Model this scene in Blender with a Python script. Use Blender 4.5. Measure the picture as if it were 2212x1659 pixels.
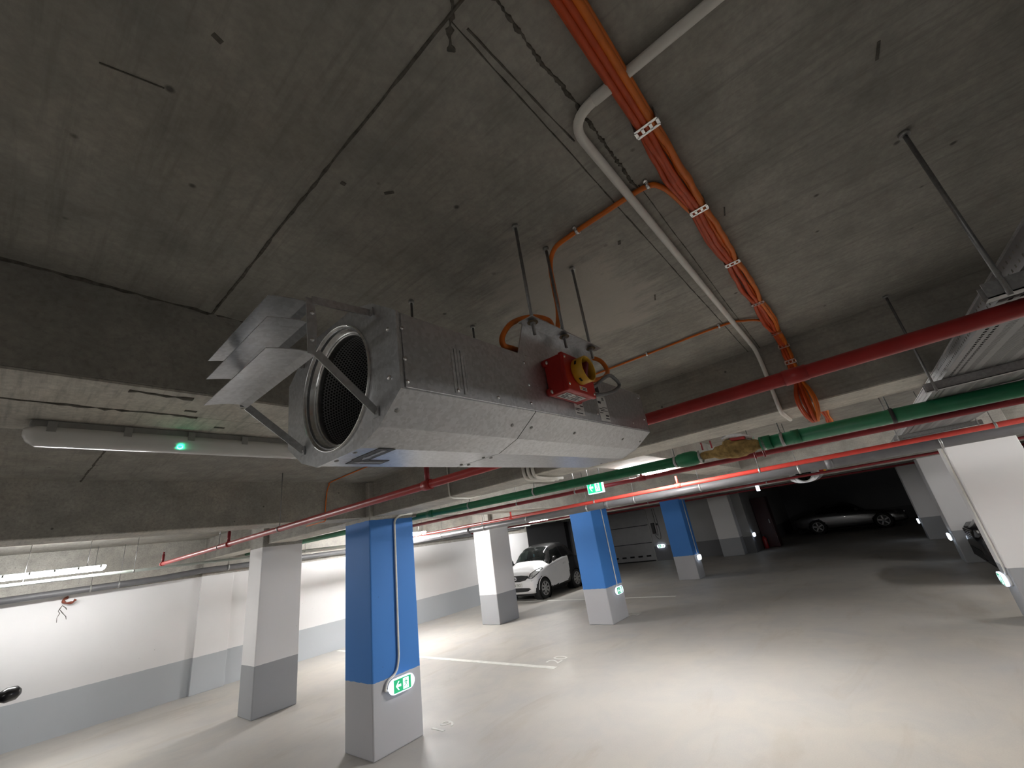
import bpy, bmesh, math, random
from mathutils import Vector, Matrix, noise as mnoise

for o in list(bpy.data.objects):
    bpy.data.objects.remove(o, do_unlink=True)
SC = bpy.context.scene
COL = SC.collection
rnd = random.Random(7)
V = Vector

# ------------------------------------------------------------------ camera
cam_d = bpy.data.cameras.new('camera')
cam = bpy.data.objects.new('camera', cam_d)
COL.objects.link(cam)
cam_d.sensor_fit = 'HORIZONTAL'
cam_d.sensor_width = 36.0
cam_d.lens = 883.18 / 2212 * 36.0
cam_d.clip_start = 0.02
cam_d.clip_end = 200
CR = Matrix(((0.64220457, -0.18470401, -0.74394739),
             (-0.75357513, -0.32983053, -0.56862672),
             (-0.14034893, 0.92579493, -0.35100702)))
cam.matrix_world = Matrix.Translation((0, 0, 1.85)) @ CR.to_4x4()
SC.camera = cam

# ------------------------------------------------------------------ world, exposure
w = bpy.data.worlds.new('world')
SC.world = w
w.use_nodes = True
w.node_tree.nodes['Background'].inputs[0].default_value = (0, 0, 0, 1)
w.node_tree.nodes['Background'].inputs[1].default_value = 0
SC.view_settings.view_transform = 'Standard'
SC.view_settings.look = 'None'
SC.view_settings.exposure = 1.02
SC.view_settings.gamma = 1.0
SC.view_settings.use_curve_mapping = False
SC.cycles.max_bounces = 9
SC.cycles.diffuse_bounces = 6
TUBE = 62.0          # radiance of the lit tubes
TUBE_COL = (1.0, 0.992, 0.98)

# ------------------------------------------------------------------ materials
def nt(name):
    m = bpy.data.materials.new(name)
    m.use_nodes = True
    n = m.node_tree.nodes
    return m, n, m.node_tree.links, n['Principled BSDF']

def noise(n, l, vec, scale, detail=4, rough=.55, dist=0.0):
    t = n.new('ShaderNodeTexNoise')
    t.inputs['Scale'].default_value = scale
    t.inputs['Detail'].default_value = detail
    t.inputs['Roughness'].default_value = rough
    t.inputs['Distortion'].default_value = dist
    if vec: l.new(vec, t.inputs['Vector'])
    return t.outputs['Fac']

def ramp(n, l, fac, a, b, lo=0.0, hi=1.0):
    r = n.new('ShaderNodeMapRange')
    r.inputs['From Min'].default_value = a
    r.inputs['From Max'].default_value = b
    r.inputs['To Min'].default_value = lo
    r.inputs['To Max'].default_value = hi
    l.new(fac, r.inputs['Value'])
    return r.outputs['Result']

def mix(n, l, fac, a, b, mode='MIX'):
    x = n.new('ShaderNodeMix')
    x.data_type = 'RGBA'
    x.blend_type = mode
    for s, v in ((x.inputs[0], fac), (x.inputs[6], a), (x.inputs[7], b)):
        if hasattr(v, 'is_linked') or hasattr(v, 'links'):
            l.new(v, s)
        elif isinstance(v, (int, float)):
            s.default_value = v
        else:
            s.default_value = (*v[:3], 1)
    return x.outputs[2]

def math_n(n, l, op, a, b=0.0, c=0.0):
    x = n.new('ShaderNodeMath')
    x.operation = op
    for s, v in zip(x.inputs, (a, b, c)):
        if hasattr(v, 'links'): l.new(v, s)
        else: s.default_value = v
    return x.outputs[0]

def bump(n, l, p, h, strength=.3, dist=.01):
    b = n.new('ShaderNodeBump')
    b.inputs['Strength'].default_value = strength
    b.inputs['Distance'].default_value = dist
    l.new(h, b.inputs['Height'])
    l.new(b.outputs[0], p.inputs['Normal'])

def stretch(n, l, vec, sc, rot=(0, 0, 0)):
    m = n.new('ShaderNodeMapping')
    m.inputs['Scale'].default_value = sc
    m.inputs['Rotation'].default_value = rot
    l.new(vec, m.inputs['Vector'])
    return m.outputs[0]

def simple(name, col, rough=.5, metal=0.0, var=.12, scale=30, spec=.5, coat=0.0, bmp=0.0):
    m, n, l, p = nt(name)
    tc = n.new('ShaderNodeTexCoord')
    f = noise(n, l, tc.outputs['Object'], scale, 4)
    a = tuple(c * (1 - var) for c in col)
    b = tuple(min(1, c * (1 + var)) for c in col)
    l.new(mix(n, l, ramp(n, l, f, .3, .7), a, b), p.inputs['Base Color'])
    p.inputs['Roughness'].default_value = rough
    p.inputs['Metallic'].default_value = metal
    p.inputs['Specular IOR Level'].default_value = spec
    p.inputs['Coat Weight'].default_value = coat
    p.inputs['Coat Roughness'].default_value = .05
    if bmp: bump(n, l, p, f, bmp, .003)
    return m

def emit(name, col, strength, base=(.8, .8, .8)):
    m, n, l, p = nt(name)
    p.inputs['Base Color'].default_value = (*base, 1)
    p.inputs['Emission Color'].default_value = (*col, 1)
    p.inputs['Emission Strength'].default_value = strength
    p.inputs['Roughness'].default_value = .4
    return m

def concrete_color(n, l, pos, tone=1.0):
    big = noise(n, l, pos, .9, 5, .6)
    mid = noise(n, l, pos, 5.5, 6, .62)
    fine = noise(n, l, pos, 60, 4, .6)
    warm = noise(n, l, pos, 1.7, 3, .5)
    c = mix(n, l, ramp(n, l, big, .3, .7), (.36 * tone, .345 * tone, .31 * tone), (.47 * tone, .45 * tone, .405 * tone))
    c = mix(n, l, ramp(n, l, warm, .5, .75, 0, .55), c, (.44 * tone, .39 * tone, .325 * tone))
    c = mix(n, l, ramp(n, l, mid, .30, .62, .48, 0), c, (.16 * tone, .155 * tone, .145 * tone))
    c = mix(n, l, ramp(n, l, fine, .25, .75, .38, 0), c, (.14, .135, .125))
    # board streaks
    st = noise(n, l, stretch(n, l, pos, (22, 1.6, 22), (0, 0, .12)), 2.4, 5, .65)
    c = mix(n, l, ramp(n, l, st, .50, .70, 0, .42), c, (.17, .165, .15))
    # bug holes
    vz = n.new('ShaderNodeTexVoronoi')
    vz.inputs['Scale'].default_value = 7
    l.new(pos, vz.inputs['Vector'])
    hole = ramp(n, l, vz.outputs['Distance'], .035, .07, .75, 0)
    c = mix(n, l, hole, c, (.05, .048, .045))
    return c, mid, fine

def make_concrete(name, tone=1.0, smear=False):
    m, n, l, p = nt(name)
    g = n.new('ShaderNodeNewGeometry')
    pos = g.outputs['Position']
    c, mid, fine = concrete_color(n, l, pos, tone)
    if smear:
        # cement smear left on the slab by the casting crew
        mp = n.new('ShaderNodeMapping')
        mp.inputs['Location'].default_value = (-1.42 / .75, -.66 / .4, 0)
        mp.inputs['Scale'].default_value = (1 / .75, 1 / .4, 0)
        l.new(pos, mp.inputs['Vector'])
        ln = n.new('ShaderNodeVectorMath'); ln.operation = 'LENGTH'
        l.new(mp.outputs[0], ln.inputs[0])
        wob = noise(n, l, stretch(n, l, pos, (14, 4, 1), (0, 0, .5)), 1.0, 6, .7)
        d = math_n(n, l, 'MULTIPLY_ADD', wob, 1.3, ln.outputs['Value'])
        c = mix(n, l, ramp(n, l, d, 1.45, 1.15, 0, .75), c, (.52, .485, .43))
    l.new(c, p.inputs['Base Color'])
    p.inputs['Roughness'].default_value = .88
    p.inputs['Specular IOR Level'].default_value = .25
    bump(n, l, p, math_n(n, l, 'MULTIPLY_ADD', mid, 1.5, fine), .35, .004)
    return m

def make_paint(name, low, high, z1, z2=99.0, wob=.006, dirt=.12):
    """painted concrete: skirting colour up to z1, main colour to z2, bare concrete above"""
    m, n, l, p = nt(name)
    g = n.new('ShaderNodeNewGeometry')
    pos = g.outputs['Position']
    sx = n.new('ShaderNodeSeparateXYZ')
    l.new(pos, sx.inputs[0])
    nz = noise(n, l, pos, 14, 3)
    z = math_n(n, l, 'MULTIPLY_ADD', nz, wob * 2, sx.outputs['Z'])
    big = noise(n, l, pos, .8, 4)
    scuff = noise(n, l, stretch(n, l, pos, (1, 1, .35)), 9, 6, .7)
    def tint(col):
        a = mix(n, l, ramp(n, l, big, .3, .7), tuple(c * .94 for c in col), col)
        return mix(n, l, ramp(n, l, scuff, .62, .85, 0, dirt), a, tuple(c * .45 for c in col))
    cl, ch = tint(low), tint(high)
    conc, mid, fine = concrete_color(n, l, pos, 1.15)
    step = math_n(n, l, 'GREATER_THAN', z, z1)
    c = mix(n, l, step, cl, ch)
    c = mix(n, l, math_n(n, l, 'GREATER_THAN', z, z2), c, conc)
    vz = n.new('ShaderNodeTexVoronoi')
    vz.inputs['Scale'].default_value = 5
    l.new(pos, vz.inputs['Vector'])
    c = mix(n, l, ramp(n, l, vz.outputs['Distance'], .022, .03, .6, 0), c, tuple(x * .25 for x in high))
    l.new(c, p.inputs['Base Color'])
    p.inputs['Roughness'].default_value = .6
    p.inputs['Specular IOR Level'].default_value = .3
    bump(n, l, p, noise(n, l, pos, 120, 3), .12, .002)
    return m

def make_floor():
    m, n, l, p = nt('floor_screed')
    g = n.new('ShaderNodeNewGeometry')
    pos = g.outputs['Position']
    a = noise(n, l, pos, .35, 5, .6, .4)
    b = noise(n, l, pos, 1.6, 6, .65, .6)
    st = noise(n, l, stretch(n, l, pos, (.45, 1.6, 1), (0, 0, .25)), 1.3, 6, .6, .8)
    sp = noise(n, l, pos, 90, 3, .6)
    c = mix(n, l, ramp(n, l, a, .35, .65), (.45, .43, .405), (.535, .50, .445))
    c = mix(n, l, ramp(n, l, b, .45, .7, 0, .5), c, (.42, .42, .42))
    c = mix(n, l, ramp(n, l, st, .56, .72, 0, .45), c, (.36, .31, .245))
    c = mix(n, l, ramp(n, l, sp, .3, .7, .14, 0), c, (.25, .24, .225))
    vz = n.new('ShaderNodeTexVoronoi')
    vz.inputs['Scale'].default_value = 1.7
    l.new(pos, vz.inputs['Vector'])
    c = mix(n, l, ramp(n, l, vz.outputs['Distance'], .012, .022, .6, 0), c, (.16, .12, .09))
    l.new(c, p.inputs['Base Color'])
    l.new(ramp(n, l, b, .3, .7, .42, .6), p.inputs['Roughness'])
    p.inputs['Specular IOR Level'].default_value = .35
    bump(n, l, p, math_n(n, l, 'MULTIPLY_ADD', sp, .3, b), .1, .004)
    return m

def make_galv(name, col=(.55, .56, .575), rough=.33, metal=.72):
    m, n, l, p = nt(name)
    tc = n.new('ShaderNodeTexCoord')
    o = tc.outputs['Object']
    vz = n.new('ShaderNodeTexVoronoi')
    vz.inputs['Scale'].default_value = 130
    l.new(o, vz.inputs['Vector'])
    f = noise(n, l, o, 9, 5, .6)
    c = mix(n, l, ramp(n, l, vz.outputs['Color'], .2, .8), tuple(x * .9 for x in col), tuple(min(1, x * 1.08) for x in col))
    c = mix(n, l, ramp(n, l, f, .55, .8, 0, .12), c, tuple(x * .7 for x in col))
    l.new(c, p.inputs['Base Color'])
    p.inputs['Metallic'].default_value = metal
    l.new(ramp(n, l, f, .3, .7, rough * .92, rough * 1.1), p.inputs['Roughness'])
    return m

def dots_mask(n, l, uvec, s, r):
    """hexagonal holes: 1 inside a hole"""
    def grid(off):
        sc = n.new('ShaderNodeVectorMath'); sc.operation = 'MULTIPLY_ADD'
        l.new(uvec, sc.inputs[0])
        sc.inputs[1].default_value = (1 / s, 1 / (s * 1.732), 0)
        sc.inputs[2].default_value = off
        fr = n.new('ShaderNodeVectorMath'); fr.operation = 'FRACTION'
        l.new(sc.outputs[0], fr.inputs[0])
        sb = n.new('ShaderNodeVectorMath'); sb.operation = 'MULTIPLY_ADD'
        l.new(fr.outputs[0], sb.inputs[0])
        sb.inputs[1].default_value = (1, 1.732, 0)
        sb.inputs[2].default_value = (-.5, -.866, 0)
        ln = n.new('ShaderNodeVectorMath'); ln.operation = 'LENGTH'
        l.new(sb.outputs[0], ln.inputs[0])
        return ln.outputs['Value']
    d = math_n(n, l, 'MINIMUM', grid((0, 0, 0)), grid((.5, .5, 0)))
    return math_n(n, l, 'LESS_THAN', d, r / s)

def make_perforated():
    m, n, l, p = nt('perforated_sheet')
    tc = n.new('ShaderNodeTexCoord')
    k = dots_mask(n, l, tc.outputs['UV'], .0078, .0026)
    l.new(mix(n, l, k, (.42, .42, .43), (.006, .006, .006)), p.inputs['Base Color'])
    p.inputs['Roughness'].default_value = .55
    l.new(math_n(n, l, 'MULTIPLY_ADD', k, -.4, .4), p.inputs['Metallic'])
    return m

def make_slotted(name, ribs=False):
    """galvanised tray sheet with open slots punched in rows"""
    m, n, l, p = nt(name)
    tc = n.new('ShaderNodeTexCoord')
    sx = n.new('ShaderNodeSeparateXYZ')
    l.new(tc.outputs['UV'], sx.inputs[0])
    def band(v, per, lo, hi):
        f = math_n(n, l, 'FRACT', math_n(n, l, 'DIVIDE', v, per))
        return math_n(n, l, 'MULTIPLY', math_n(n, l, 'GREATER_THAN', f, lo), math_n(n, l, 'LESS_THAN', f, hi))
    def rng(v, lo, hi):
        return math_n(n, l, 'MULTIPLY', math_n(n, l, 'GREATER_THAN', v, lo), math_n(n, l, 'LESS_THAN', v, hi))
    u, v = sx.outputs['X'], sx.outputs['Y']
    if ribs:
        rows = math_n(n, l, 'ADD', rng(v, .022, .031), rng(v, .044, .053))
        k = math_n(n, l, 'MULTIPLY', band(u, .032, .2, .75), rows)
        thin = math_n(n, l, 'MULTIPLY', band(u, .019, .3, .55), rng(math_n(n, l, 'FRACT', math_n(n, l, 'DIVIDE', v, .11)), .12, .88))
        thin = math_n(n, l, 'MULTIPLY', thin, math_n(n, l, 'GREATER_THAN', v, .075))
        k = math_n(n, l, 'MAXIMUM', k, thin)
    else:
        k = math_n(n, l, 'MULTIPLY', band(u, .03, .3, .58), math_n(n, l, 'ADD', rng(v, .012, .02), rng(v, .036, .044)))
    f = noise(n, l, tc.outputs['Object'], 12, 4)
    l.new(mix(n, l, f, (.20, .20, .20), (.29, .29, .29)), p.inputs['Base Color'])
    p.inputs['Metallic'].default_value = .7
    p.inputs['Roughness'].default_value = .45
    tr = n.new('ShaderNodeBsdfTransparent')
    mx = n.new('ShaderNodeMixShader')
    l.new(k, mx.inputs[0]); l.new(p.outputs[0], mx.inputs[1]); l.new(tr.outputs[0], mx.inputs[2])
    l.new(mx.outputs[0], n['Material Output'].inputs[0])
    return m

def make_glass(name, tint=(.30, .36, .34), alpha=.45):
    m, n, l, p = nt(name)
    tc = n.new('ShaderNodeTexCoord')
    f = noise(n, l, tc.outputs['Object'], 3, 2)
    l.new(mix(n, l, f, (.012, .014, .014), (.02, .022, .022)), p.inputs['Base Color'])
    p.inputs['Roughness'].default_value = .04
    tr = n.new('ShaderNodeBsdfTransparent')
    tr.inputs[0].default_value = (*tint, 1)
    mx = n.new('ShaderNodeMixShader')
    mx.inputs[0].default_value = alpha
    l.new(tr.outputs[0], mx.inputs[1]); l.new(p.outputs[0], mx.inputs[2])
    l.new(mx.outputs[0], n['Material Output'].inputs[0])
    return m

M = {}
M['slab'] = make_concrete('slab_concrete', 1.0, True)
M['beam'] = make_concrete('beam_concrete', 1.02)
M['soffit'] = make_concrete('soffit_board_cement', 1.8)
M['grime'] = simple('joint_grime', (.115, .107, .092), .95, 0, .4, 60, .2)
M['floor'] = make_floor()
GREY = (.45, .475, .50)
WHITE = (.80, .79, .79)
M['wall'] = make_paint('wall_paint', GREY, WHITE, .617, 2.03, .006, .08)
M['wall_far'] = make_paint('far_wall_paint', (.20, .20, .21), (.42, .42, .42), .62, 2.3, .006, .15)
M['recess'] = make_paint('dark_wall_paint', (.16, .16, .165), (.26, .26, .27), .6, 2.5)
M['col_white'] = make_paint('white_column_paint', (.36, .37, .385), (.79, .78, .78), .66, 2.29, .004, .05)
M['col_blue'] = make_paint('blue_column_paint', (.50, .505, .53), (.06, .225, .62), .665, 2.30, .01, .04)
M['galv'] = make_galv('galvanised_steel')
M['galv_dull'] = make_galv('dull_zinc', (.40, .40, .39), .45)
M['galv_bright'] = make_galv('bright_zinc', (.80, .80, .79), .25, .9)
M['strut'] = make_galv('strut_steel', (.36, .36, .36), .5, .7)
M['rod'] = make_galv('threaded_rod_steel', (.28, .28, .28), .45, .8)
M['perf'] = make_perforated()
M['dark'] = simple('dark_cavity', (.012, .012, .013), .8)
M['black'] = simple('black_plastic', (.018, .018, .019), .45)
M['brass'] = simple('rusty_washer', (.22, .17, .10), .5, .6)
M['red_plastic'] = simple('red_plastic', (.46, .018, .014), .38, 0, .08)
M['knob_red'] = simple('dark_red_plastic', (.16, .012, .03), .4)
M['yellow'] = simple('yellow_plastic', (.72, .42, .03), .4, 0, .06)
M['sticker'] = simple('white_sticker', (.70, .70, .68), .5, 0, .05, 60)
M['ink'] = simple('dark_print', (.03, .03, .035), .6)
M['ink_grey'] = simple('grey_print', (.10, .10, .105), .6)
M['orange'] = simple('orange_cable_sheath', (.72, .17, .012), .5, 0, .1, 25)
M['orange_red'] = simple('red_orange_cable_sheath', (.56, .075, .012), .5, 0, .12, 25)
M['grey_cable'] = simple('grey_cable_sheath', (.17, .175, .18), .5, 0, .15, 80)
M['conduit'] = simple('pale_conduit_plastic', (.78, .76, .71), .5, 0, .08, 12)
M['red_pipe'] = simple('red_pipe_paint', (.42, .03, .028), .4, 0, .14, 10)
M['red_pipe2'] = simple('bright_red_pipe_paint', (.66, .06, .045), .4, 0, .1, 10)
M['dark_red'] = simple('dark_red_pipe_paint', (.26, .018, .025), .45, 0, .15, 10)
M['green_pipe'] = simple('green_pipe_plastic', (.008, .155, .065), .4, 0, .15, 12)
M['grey_pipe'] = simple('grey_drain_plastic', (.13, .13, .135), .4, 0, .1, 8)
M['pale_pipe'] = simple('pale_green_grey_steel', (.42, .46, .42), .4, .2, .08, 9)
M['wrap'] = simple('brown_pipe_lagging', (.30, .20, .075), .85, 0, .45, 28, .3, 0, .8)
M['foil'] = make_galv('crumpled_foil', (.75, .75, .78), .3, .8)
M['white_line'] = simple('road_marking_paint', (.74, .735, .69), .7, 0, .12, 9)
M['lamp_body'] = simple('lamp_housing_grey', (.30, .30, .29), .5)
M['lamp_lens'] = simple('milky_lamp_cover', (.62, .62, .60), .25, 0, .04, 5)
M['lamp_white'] = simple('white_lamp_cover', (.85, .85, .84), .3, 0, .03, 5)
M['led'] = emit('green_led', (.02, 1.0, .45), 22, (.1, .6, .3))
M['sign_white'] = emit('sign_white_glow', (.70, .80, 1.0), .85, (.5, .5, .5))
M['sign_green'] = emit('sign_green_glow', (.004, .30, .12), .5, (.02, .35, .15))
M['sign_green_hi'] = emit('sign_bright_green_glow', (.02, .75, .36), .6, (.02, .35, .15))
M['sign_hot'] = emit('sign_far_glow', (.74, .85, 1.0), 1.6)
M['door'] = simple('door_panel_grey', (.36, .36, .365), .5, 0, .08, 3)
M['door_red'] = simple('dark_red_cabinet_paint', (.05, .006, .008), .4)
M['ext_red'] = simple('extinguisher_red', (.35, .015, .02), .3)
M['tyre'] = simple('tyre_rubber', (.02, .02, .02), .8)
M['rim'] = simple('silver_wheel_cover', (.50, .50, .50), .35, .5, .05)
M['car_white'] = simple('white_car_paint', (.86, .86, .87), .22, 0, .02, 4, .5, .6)
M['car_black'] = simple('black_car_paint', (.010, .010, .011), .3, 0, .1, 4, .5, .4)
M['car_silver'] = simple('silver_car_paint', (.15, .15, .15), .25, .6, .05, 4, .5, .6)
M['glass'] = make_glass('car_glass')
M['glass_dark'] = simple('tinted_car_glass', (.008, .008, .009), .06)
M['lamp_glass'] = simple('headlight_chrome', (.60, .61, .63), .12, .7, .25, 14)
M['lamp_dark'] = simple('headlight_smoked', (.12, .12, .125), .12, .2, .3, 16)
M['plate_blue'] = simple('plate_blue', (.02, .03, .30), .5)
M['tag_blue'] = simple('light_blue_card', (.15, .62, .75), .5)
M['seat'] = simple('dark_seat_fabric', (.025, .025, .027), .9)

# ------------------------------------------------------------------ mesh helpers
class MB:
    def __init__(s):
        s.v, s.f, s.sm, s.uv = [], [], [], {}
    def add(s, vs, fs, smooth=False, uvs=None):
        b = len(s.v)
        s.v += [V(p) for p in vs]
        for i, f in enumerate(fs):
            if uvs: s.uv[len(s.f)] = uvs[i]
            s.f.append(tuple(b + k for k in f)); s.sm.append(smooth)
        return s
    def box(s, x0, x1, y0, y1, z0, z1):
        vs = [(x, y, z) for x in (x0, x1) for y in (y0, y1) for z in (z0, z1)]
        return s.add(vs, [(0, 1, 3, 2), (4, 6, 7, 5), (0, 4, 5, 1), (2, 3, 7, 6), (0, 2, 6, 4), (1, 5, 7, 3)])
    def obox(s, c, u, v, wv):
        c, u, v, wv = map(V, (c, u, v, wv))
        vs = [c + a * u + b * v + d * wv for a in (-1, 1) for b in (-1, 1) for d in (-1, 1)]
        return s.add(vs, [(0, 1, 3, 2), (4, 6, 7, 5), (0, 4, 5, 1), (2, 3, 7, 6), (0, 2, 6, 4), (1, 5, 7, 3)])
    def bar(s, p0, p1, wd, th, up=(0, 0, 1)):
        p0, p1 = V(p0), V(p1)
        d = p1 - p0
        t = d.normalized().cross(V(up)).normalized()
        n2 = t.cross(d.normalized())
        return s.obox((p0 + p1) / 2, d / 2, t * wd / 2, n2 * th / 2)
    def cyl(s, p0, p1, r0, r1=None, n=14, cap=True, smooth=True):
        return s.tube([p0, p1], [r0, r0 if r1 is None else r1], n, cap, smooth)
    def tube(s, pts, r, n=10, cap=True, smooth=True, closed=False):
        pts = [V(p) for p in pts]
        k = len(pts)
        rs = r if isinstance(r, (list, tuple)) else [r] * k
        tan = []
        for i in range(k):
            if closed: d = pts[(i + 1) % k] - pts[i - 1]
            else: d = pts[min(i + 1, k - 1)] - pts[max(i - 1, 0)]
            tan.append(d.normalized())
        a = tan[0].orthogonal().normalized()
        vs, fs = [], []
        for i in range(k):
            a = (a - tan[i] * a.dot(tan[i])).normalized()
            b = tan[i].cross(a)
            for j in range(n):
                t = 2 * math.pi * j / n
                vs.append(pts[i] + (a * math.cos(t) + b * math.sin(t)) * rs[i])
        m = k if closed else k - 1
        for i in range(m):
            for j in range(n):
                q = (i + 1) % k
                fs.append((i * n + j, i * n + (j + 1) % n, q * n + (j + 1) % n, q * n + j))
        s.add(vs, fs, smooth)
        if cap and not closed:
            s.add([vs[j] for j in range(n)], [tuple(reversed(range(n)))])
            s.add([vs[(k - 1) * n + j] for j in range(n)], [tuple(range(n))])
        return s
    def lathe(s, prof, c, ax, n=24, smooth=True, closed=False):
        """prof = [(radius, along axis)]"""
        c, ax = V(c), V(ax).normalized()
        a = ax.orthogonal().normalized(); b = ax.cross(a)
        vs, fs = [], []
        for r, h in prof:
            for j in range(n):
                t = 2 * math.pi * j / n
                vs.append(c + ax * h + (a * math.cos(t) + b * math.sin(t)) * r)
        k = len(prof)
        for i in range(k if closed else k - 1):
            q = (i + 1) % k
            for j in range(n):
                fs.append((i * n + j, i * n + (j + 1) % n, q * n + (j + 1) % n, q * n + j))
        return s.add(vs, fs, smooth)
    def prism(s, poly, fn, d0, d1, smooth=False):
        """poly of 2-D points, fn(a, b, d) -> 3-D"""
        n = len(poly)
        vs = [fn(a, b, d0) for a, b in poly] + [fn(a, b, d1) for a, b in poly]
        fs = [tuple(reversed(range(n))), tuple(range(n, 2 * n))]
        s.add(vs, fs)
        s.add(vs, [(i, (i + 1) % n, n + (i + 1) % n, n + i) for i in range(n)], smooth)
        return s
    def build(s, name, m, parent=None, world=False, bevel=0.0, origin=None):
        me = bpy.data.meshes.new(name)
        vs = s.v
        off = V((0, 0, 0))
        if parent is not None and world:
            p = parent
            while p is not None:
                off = off + p.location; p = p.parent
        if parent is None:
            if origin is not None: off = V(origin)
            else:
                lo = [min(v[i] for v in vs) for i in range(3)]; hi = [max(v[i] for v in vs) for i in range(3)]
                off = V(((lo[0] + hi[0]) / 2, (lo[1] + hi[1]) / 2, lo[2]))
        me.from_pydata([v - off for v in vs], [], s.f)
        me.polygons.foreach_set('use_smooth', s.sm)
        if s.uv:
            ul = me.uv_layers.new(name='UVMap')
            for pi, uvs in s.uv.items():
                pl = me.polygons[pi]
                for q, li in enumerate(pl.loop_indices):
                    ul.data[li].uv = uvs[q]
        bm = bmesh.new(); bm.from_mesh(me)
        bmesh.ops.remove_doubles(bm, verts=bm.verts, dist=1e-5)
        bmesh.ops.recalc_face_normals(bm, faces=bm.faces)
        bm.to_mesh(me); bm.free()
        o = bpy.data.objects.new(name, me)
        COL.objects.link(o)
        me.materials.append(m if not isinstance(m, str) else M[m])
        if parent is not None: o.parent = parent
        else: o.location = off
        if bevel:
            b = o.modifiers.new('bevel', 'BEVEL')
            b.width = bevel; b.segments = 2; b.limit_method = 'ANGLE'; b.angle_limit = math.radians(50)
        return o

def tag(o, label, cat, group=None):
    o['label'] = label; o['category'] = cat
    if group: o['group'] = group
    return o

def thing(name, label, cat, loc=(0, 0, 0), rz=0.0, group=None):
    o = bpy.data.objects.new(name, None)
    o.empty_display_size = .1
    COL.objects.link(o)
    o.location = loc; o.rotation_euler = (0, 0, rz)
    return tag(o, label, cat, group)

def struct(o, label=None):
    o['kind'] = 'structure'
    if label: o['label'] = label
    return o

def copy_tree(o, parent=None):
    c = o.copy()
    COL.objects.link(c)
    c.parent = parent
    for ch in KIDS.get(o.name, [x for x in bpy.data.objects if x.parent == o]):
        copy_tree(ch, c)
    return c
KIDS = {}

def text_mesh(txt, size, depth=0.0):
    cu = bpy.data.curves.new('txt', 'FONT')
    cu.body = txt; cu.size = size; cu.extrude = depth; cu.resolution_u = 3
    cu.align_x = 'CENTER'; cu.align_y = 'CENTER'
    ob = bpy.data.objects.new('txt', cu)
    COL.objects.link(ob)
    dg = bpy.context.evaluated_depsgraph_get()
    me = bpy.data.meshes.new_from_object(ob.evaluated_get(dg))
    vs = [v.co.copy() for v in me.vertices]; fs = [tuple(p.vertices) for p in me.polygons]
    bpy.data.objects.remove(ob, do_unlink=True); bpy.data.meshes.remove(me)
    return vs, fs

def text_part(txt, size, m, parent, fn, name='lettering', depth=.0006):
    vs, fs = text_mesh(txt, size, depth)
    return MB().add([fn(v.x, v.y, v.z) for v in vs], fs).build(name, m, parent)

def smooth_path(pts, sub=6):
    """Catmull-Rom through the points"""
    P = [V(p) for p in pts]
    P = [P[0] * 2 - P[1]] + P + [P[-1] * 2 - P[-2]]
    out = []
    for i in range(1, len(P) - 2):
        p0, p1, p2, p3 = P[i - 1:i + 3]
        for k in range(sub):
            t = k / sub
            out.append(.5 * ((2 * p1) + (p2 - p0) * t + (2 * p0 - 5 * p1 + 4 * p2 - p3) * t * t + (3 * p1 - p0 - 3 * p2 + p3) * t ** 3))
    out.append(P[-2])
    return out

def rounded(pts, r=.03, seg=5):
    """polyline with rounded corners"""
    P = [V(p) for p in pts]
    out = [P[0]]
    for i in range(1, len(P) - 1):
        a, b, c = P[i - 1], P[i], P[i + 1]
        d1 = (a - b); d2 = (c - b)
        q = min(r, d1.length * .45, d2.length * .45)
        s0, s1 = b + d1.normalized() * q, b + d2.normalized() * q
        for k in range(seg + 1):
            t = k / seg
            out.append(s0 * (1 - t) ** 2 + b * 2 * t * (1 - t) + s1 * t * t)
    out.append(P[-1])
    return out

# ------------------------------------------------------------------ the garage shell
ZS = 2.74          # slab underside
struct(MB().box(-6, 30.4, -6.9, 12.8, -.2, 0).build('floor', 'floor', origin=(0, 0, 0)), 'worn beige screed floor with stains and tyre scuffs')
ceil = struct(MB().box(-6, 30.4, -6.9, 12.8, ZS, ZS + .2).build('ceiling', 'slab', origin=(0, 0, 0)), 'raw concrete slab with board marks and joints')
wl = struct(MB().box(-6, 13.52, 10.72, 10.95, 0, ZS).build('wall_left', 'wall', origin=(0, 0, 0)), 'white wall with a grey painted base band')
MB().box(2.83, 3.39, 10.64, 10.73, 0, ZS).build('pilaster', 'wall', wl, bevel=.006)
struct(MB().box(13.30, 13.52, 10.95, 12.8, 0, ZS).build('wall_recess_side', 'wall', origin=(0, 0, 0)))
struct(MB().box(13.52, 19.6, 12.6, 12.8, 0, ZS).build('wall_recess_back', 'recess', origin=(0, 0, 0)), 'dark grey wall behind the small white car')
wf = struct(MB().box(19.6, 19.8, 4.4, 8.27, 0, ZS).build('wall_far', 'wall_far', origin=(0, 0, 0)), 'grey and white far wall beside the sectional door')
MB().box(19.6, 19.8, 11.2, 12.8, 0, ZS).build('door_jamb_wall', 'wall_far', wf)
MB().box(19.6, 19.8, 8.27, 11.2, 2.29, ZS).build('lintel', 'wall_far', wf)
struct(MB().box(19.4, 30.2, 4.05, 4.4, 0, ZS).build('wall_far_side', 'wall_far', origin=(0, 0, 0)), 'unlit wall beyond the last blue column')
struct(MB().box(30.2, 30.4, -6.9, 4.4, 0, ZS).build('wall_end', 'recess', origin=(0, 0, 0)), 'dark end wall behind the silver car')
struct(MB().box(-6, 30.4, -6.9, -6.7, 0, ZS).build('wall_right', 'wall', origin=(0, 0, 0)))
struct(MB().box(-6.2, -6, -6.9, 12.8, 0, ZS).build('wall_rear', 'wall', origin=(0, 0, 0)))

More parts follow.
